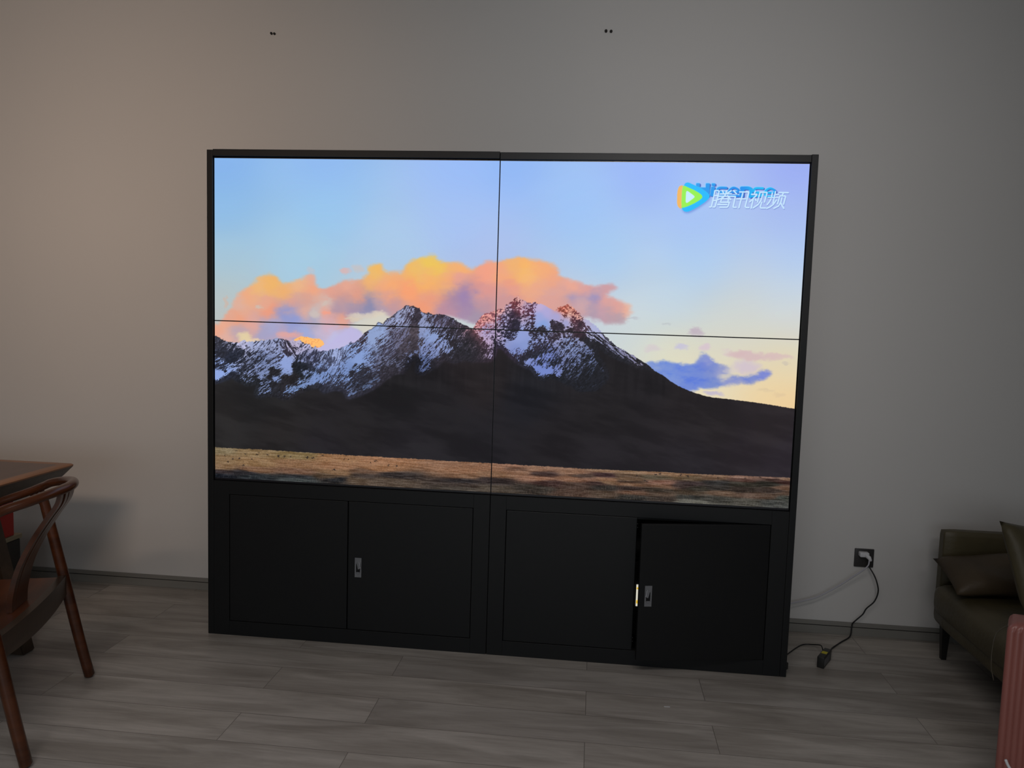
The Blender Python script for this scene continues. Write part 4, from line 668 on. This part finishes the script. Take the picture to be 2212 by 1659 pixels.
def pillow(name, hx, hz, th, loc, rot, label, m='leather2', ear=.10):
    bm = cr(); n = 18; gr = []
    for side in (1, -1):
        rows = []
        for i in range(n + 1):
            r = []
            for j in range(n + 1):
                u = i / n * 2 - 1; v_ = j / n * 2 - 1
                e = (max(0, 1 - u ** 4) * max(0, 1 - v_ ** 4)) ** .55; pin = 1 - ear * (1 - u * u) * v_ * v_ - ear * (1 - v_ * v_) * u * u
                wob = .006 * math.sin(5 * u + 2 * v_ + hx * 9) * e
                r.append(bm.verts.new((u * hx * (1 - ear * (1 - u * u * 0) * (1 - v_ * v_) * .9), side * (th * e + .0) + wob, v_ * hz * (1 - ear * (1 - u * u) * .9))))
            rows.append(r)
        gr.append(rows)
    for k2, rows in enumerate(gr):
        for i in range(n):
            for j in range(n): bm.faces.new((rows[i][j], rows[i + 1][j], rows[i + 1][j + 1], rows[i][j + 1]))
    bmesh.ops.remove_doubles(bm, verts=bm.verts[:], dist=.0015)
    o = link(name, bm, m, smooth=True); o.location = loc; o.rotation_euler = rot

    return tag(o, label, 'cushion', 'loose cushions on the sofa')
pillow('sofa_cushion', .205, .118, .046, (2.088, .142, .440), (-1.233, -.09, .005), 'smaller dark brown cushion lying low on the seat against the far sofa arm', 'leather3', .05)
pillow('sofa_cushion', .190, .168, .044, (2.099, -.178, .563), (-.504, .17, .488), 'larger olive cushion standing tilted on the sofa seat at the photo edge', 'leather2', .05)

# ------------------------------------------------------------------ rose pink ribbed case
rc_ = thing('ribbed_pink_case', (1.752, -.845, 0), 'rose pink upright case with vertical ribs in front of the sofa', 'case', rz=math.radians(-28))
bm = cr(); hw, hd, H_ = .100, .060, .598; prof_ = []
nr = 6
def case_ring(z, ins):
    o = []; w_ = hw - ins; d_ = hd - ins
    seq = []
    for (x0, y0, x1, y1) in ((-w_, -d_, w_, -d_), (w_, -d_, w_, d_), (w_, d_, -w_, d_), (-w_, d_, -w_, -d_)):
        ln = math.hypot(x1 - x0, y1 - y0); k3 = max(2, round(ln / .0150)); 
        for i in range(k3 * 6):
            f = i / (k3 * 6); rib = .0034 * abs(math.sin(math.pi * f * k3)) ** .6
            nx_, ny_ = (y1 - y0) / ln, -(x1 - x0) / ln; seq.append((x0 + (x1 - x0) * f + nx_ * rib, y0 + (y1 - y0) * f + ny_ * rib, z))
    return seq
rings = []
for z, ins in ((.03, .012), (.036, .003), (.05, 0), (.30, 0), (.570, 0), (.583, .003), (.592, .010), (.597, .022), (.598, .04)):
    rings.append([bm.verts.new(q) for q in case_ring(z, ins)])
# ring sizes can differ when the sides shrink: keep the point count of the first one
n0 = min(len(r) for r in rings)
for a, b in zip(rings[:-1], rings[1:]):
    m_ = len(a)
    if len(a) == len(b):
        for i in range(m_): bm.faces.new((a[i], a[(i + 1) % m_], b[(i + 1) % m_], b[i]))
    else: bmesh.ops.bridge_loops(bm, edges=[e for e in [bm.edges.get((r[i], r[(i + 1) % len(r)])) or bm.edges.new((r[i], r[(i + 1) % len(r)])) for r in (a, b) for i in range(len(r))]])
bm.faces.new(rings[-1]); bm.faces.new(rings[0])
link('ribbed_shell', bm, 'pink', rc_, smooth=True, auto=60)
for x in (-.075, .075):
    for y in (-.04, .04):
        bm = cr(); sweep(bm, [(x, y, .0), (x, y, .032)], .011, 10, close_round=False); link('foot', bm, 'darkleg', rc_, smooth=True, auto=40)

# white tab low on its side and a thin looped wire at the top
bm = cr(); sweep(bm, spline([Vector(p_) for p_ in ((1.634, -.900, .208), (1.639, -.905, .195), (1.650, -.915, .176), (1.664, -.925, .150))], 5), .0042, 8)
cw_ = Matrix.Translation(rc_.location) @ Matrix.Rotation(math.radians(-28), 4, 'Z')
for v in bm.verts: v.co = cw_.inverted() @ v.co
link('white_pull', bm, 'white', rc_, smooth=True, auto=60)
bm = cr(); sweep(bm, spline([Vector(p_) for p_ in ((1.690, -.842, .588), (1.668, -.835, .583), (1.646, -.815, .572), (1.629, -.80, .541), (1.622, -.80, .498), (1.623, -.80, .441), (1.632, -.802, .40))], 6), .0014, 6)
for v in bm.verts: v.co = cw_.inverted() @ v.co
link('thin_wire', bm, 'wire', rc_, smooth=True, auto=60)
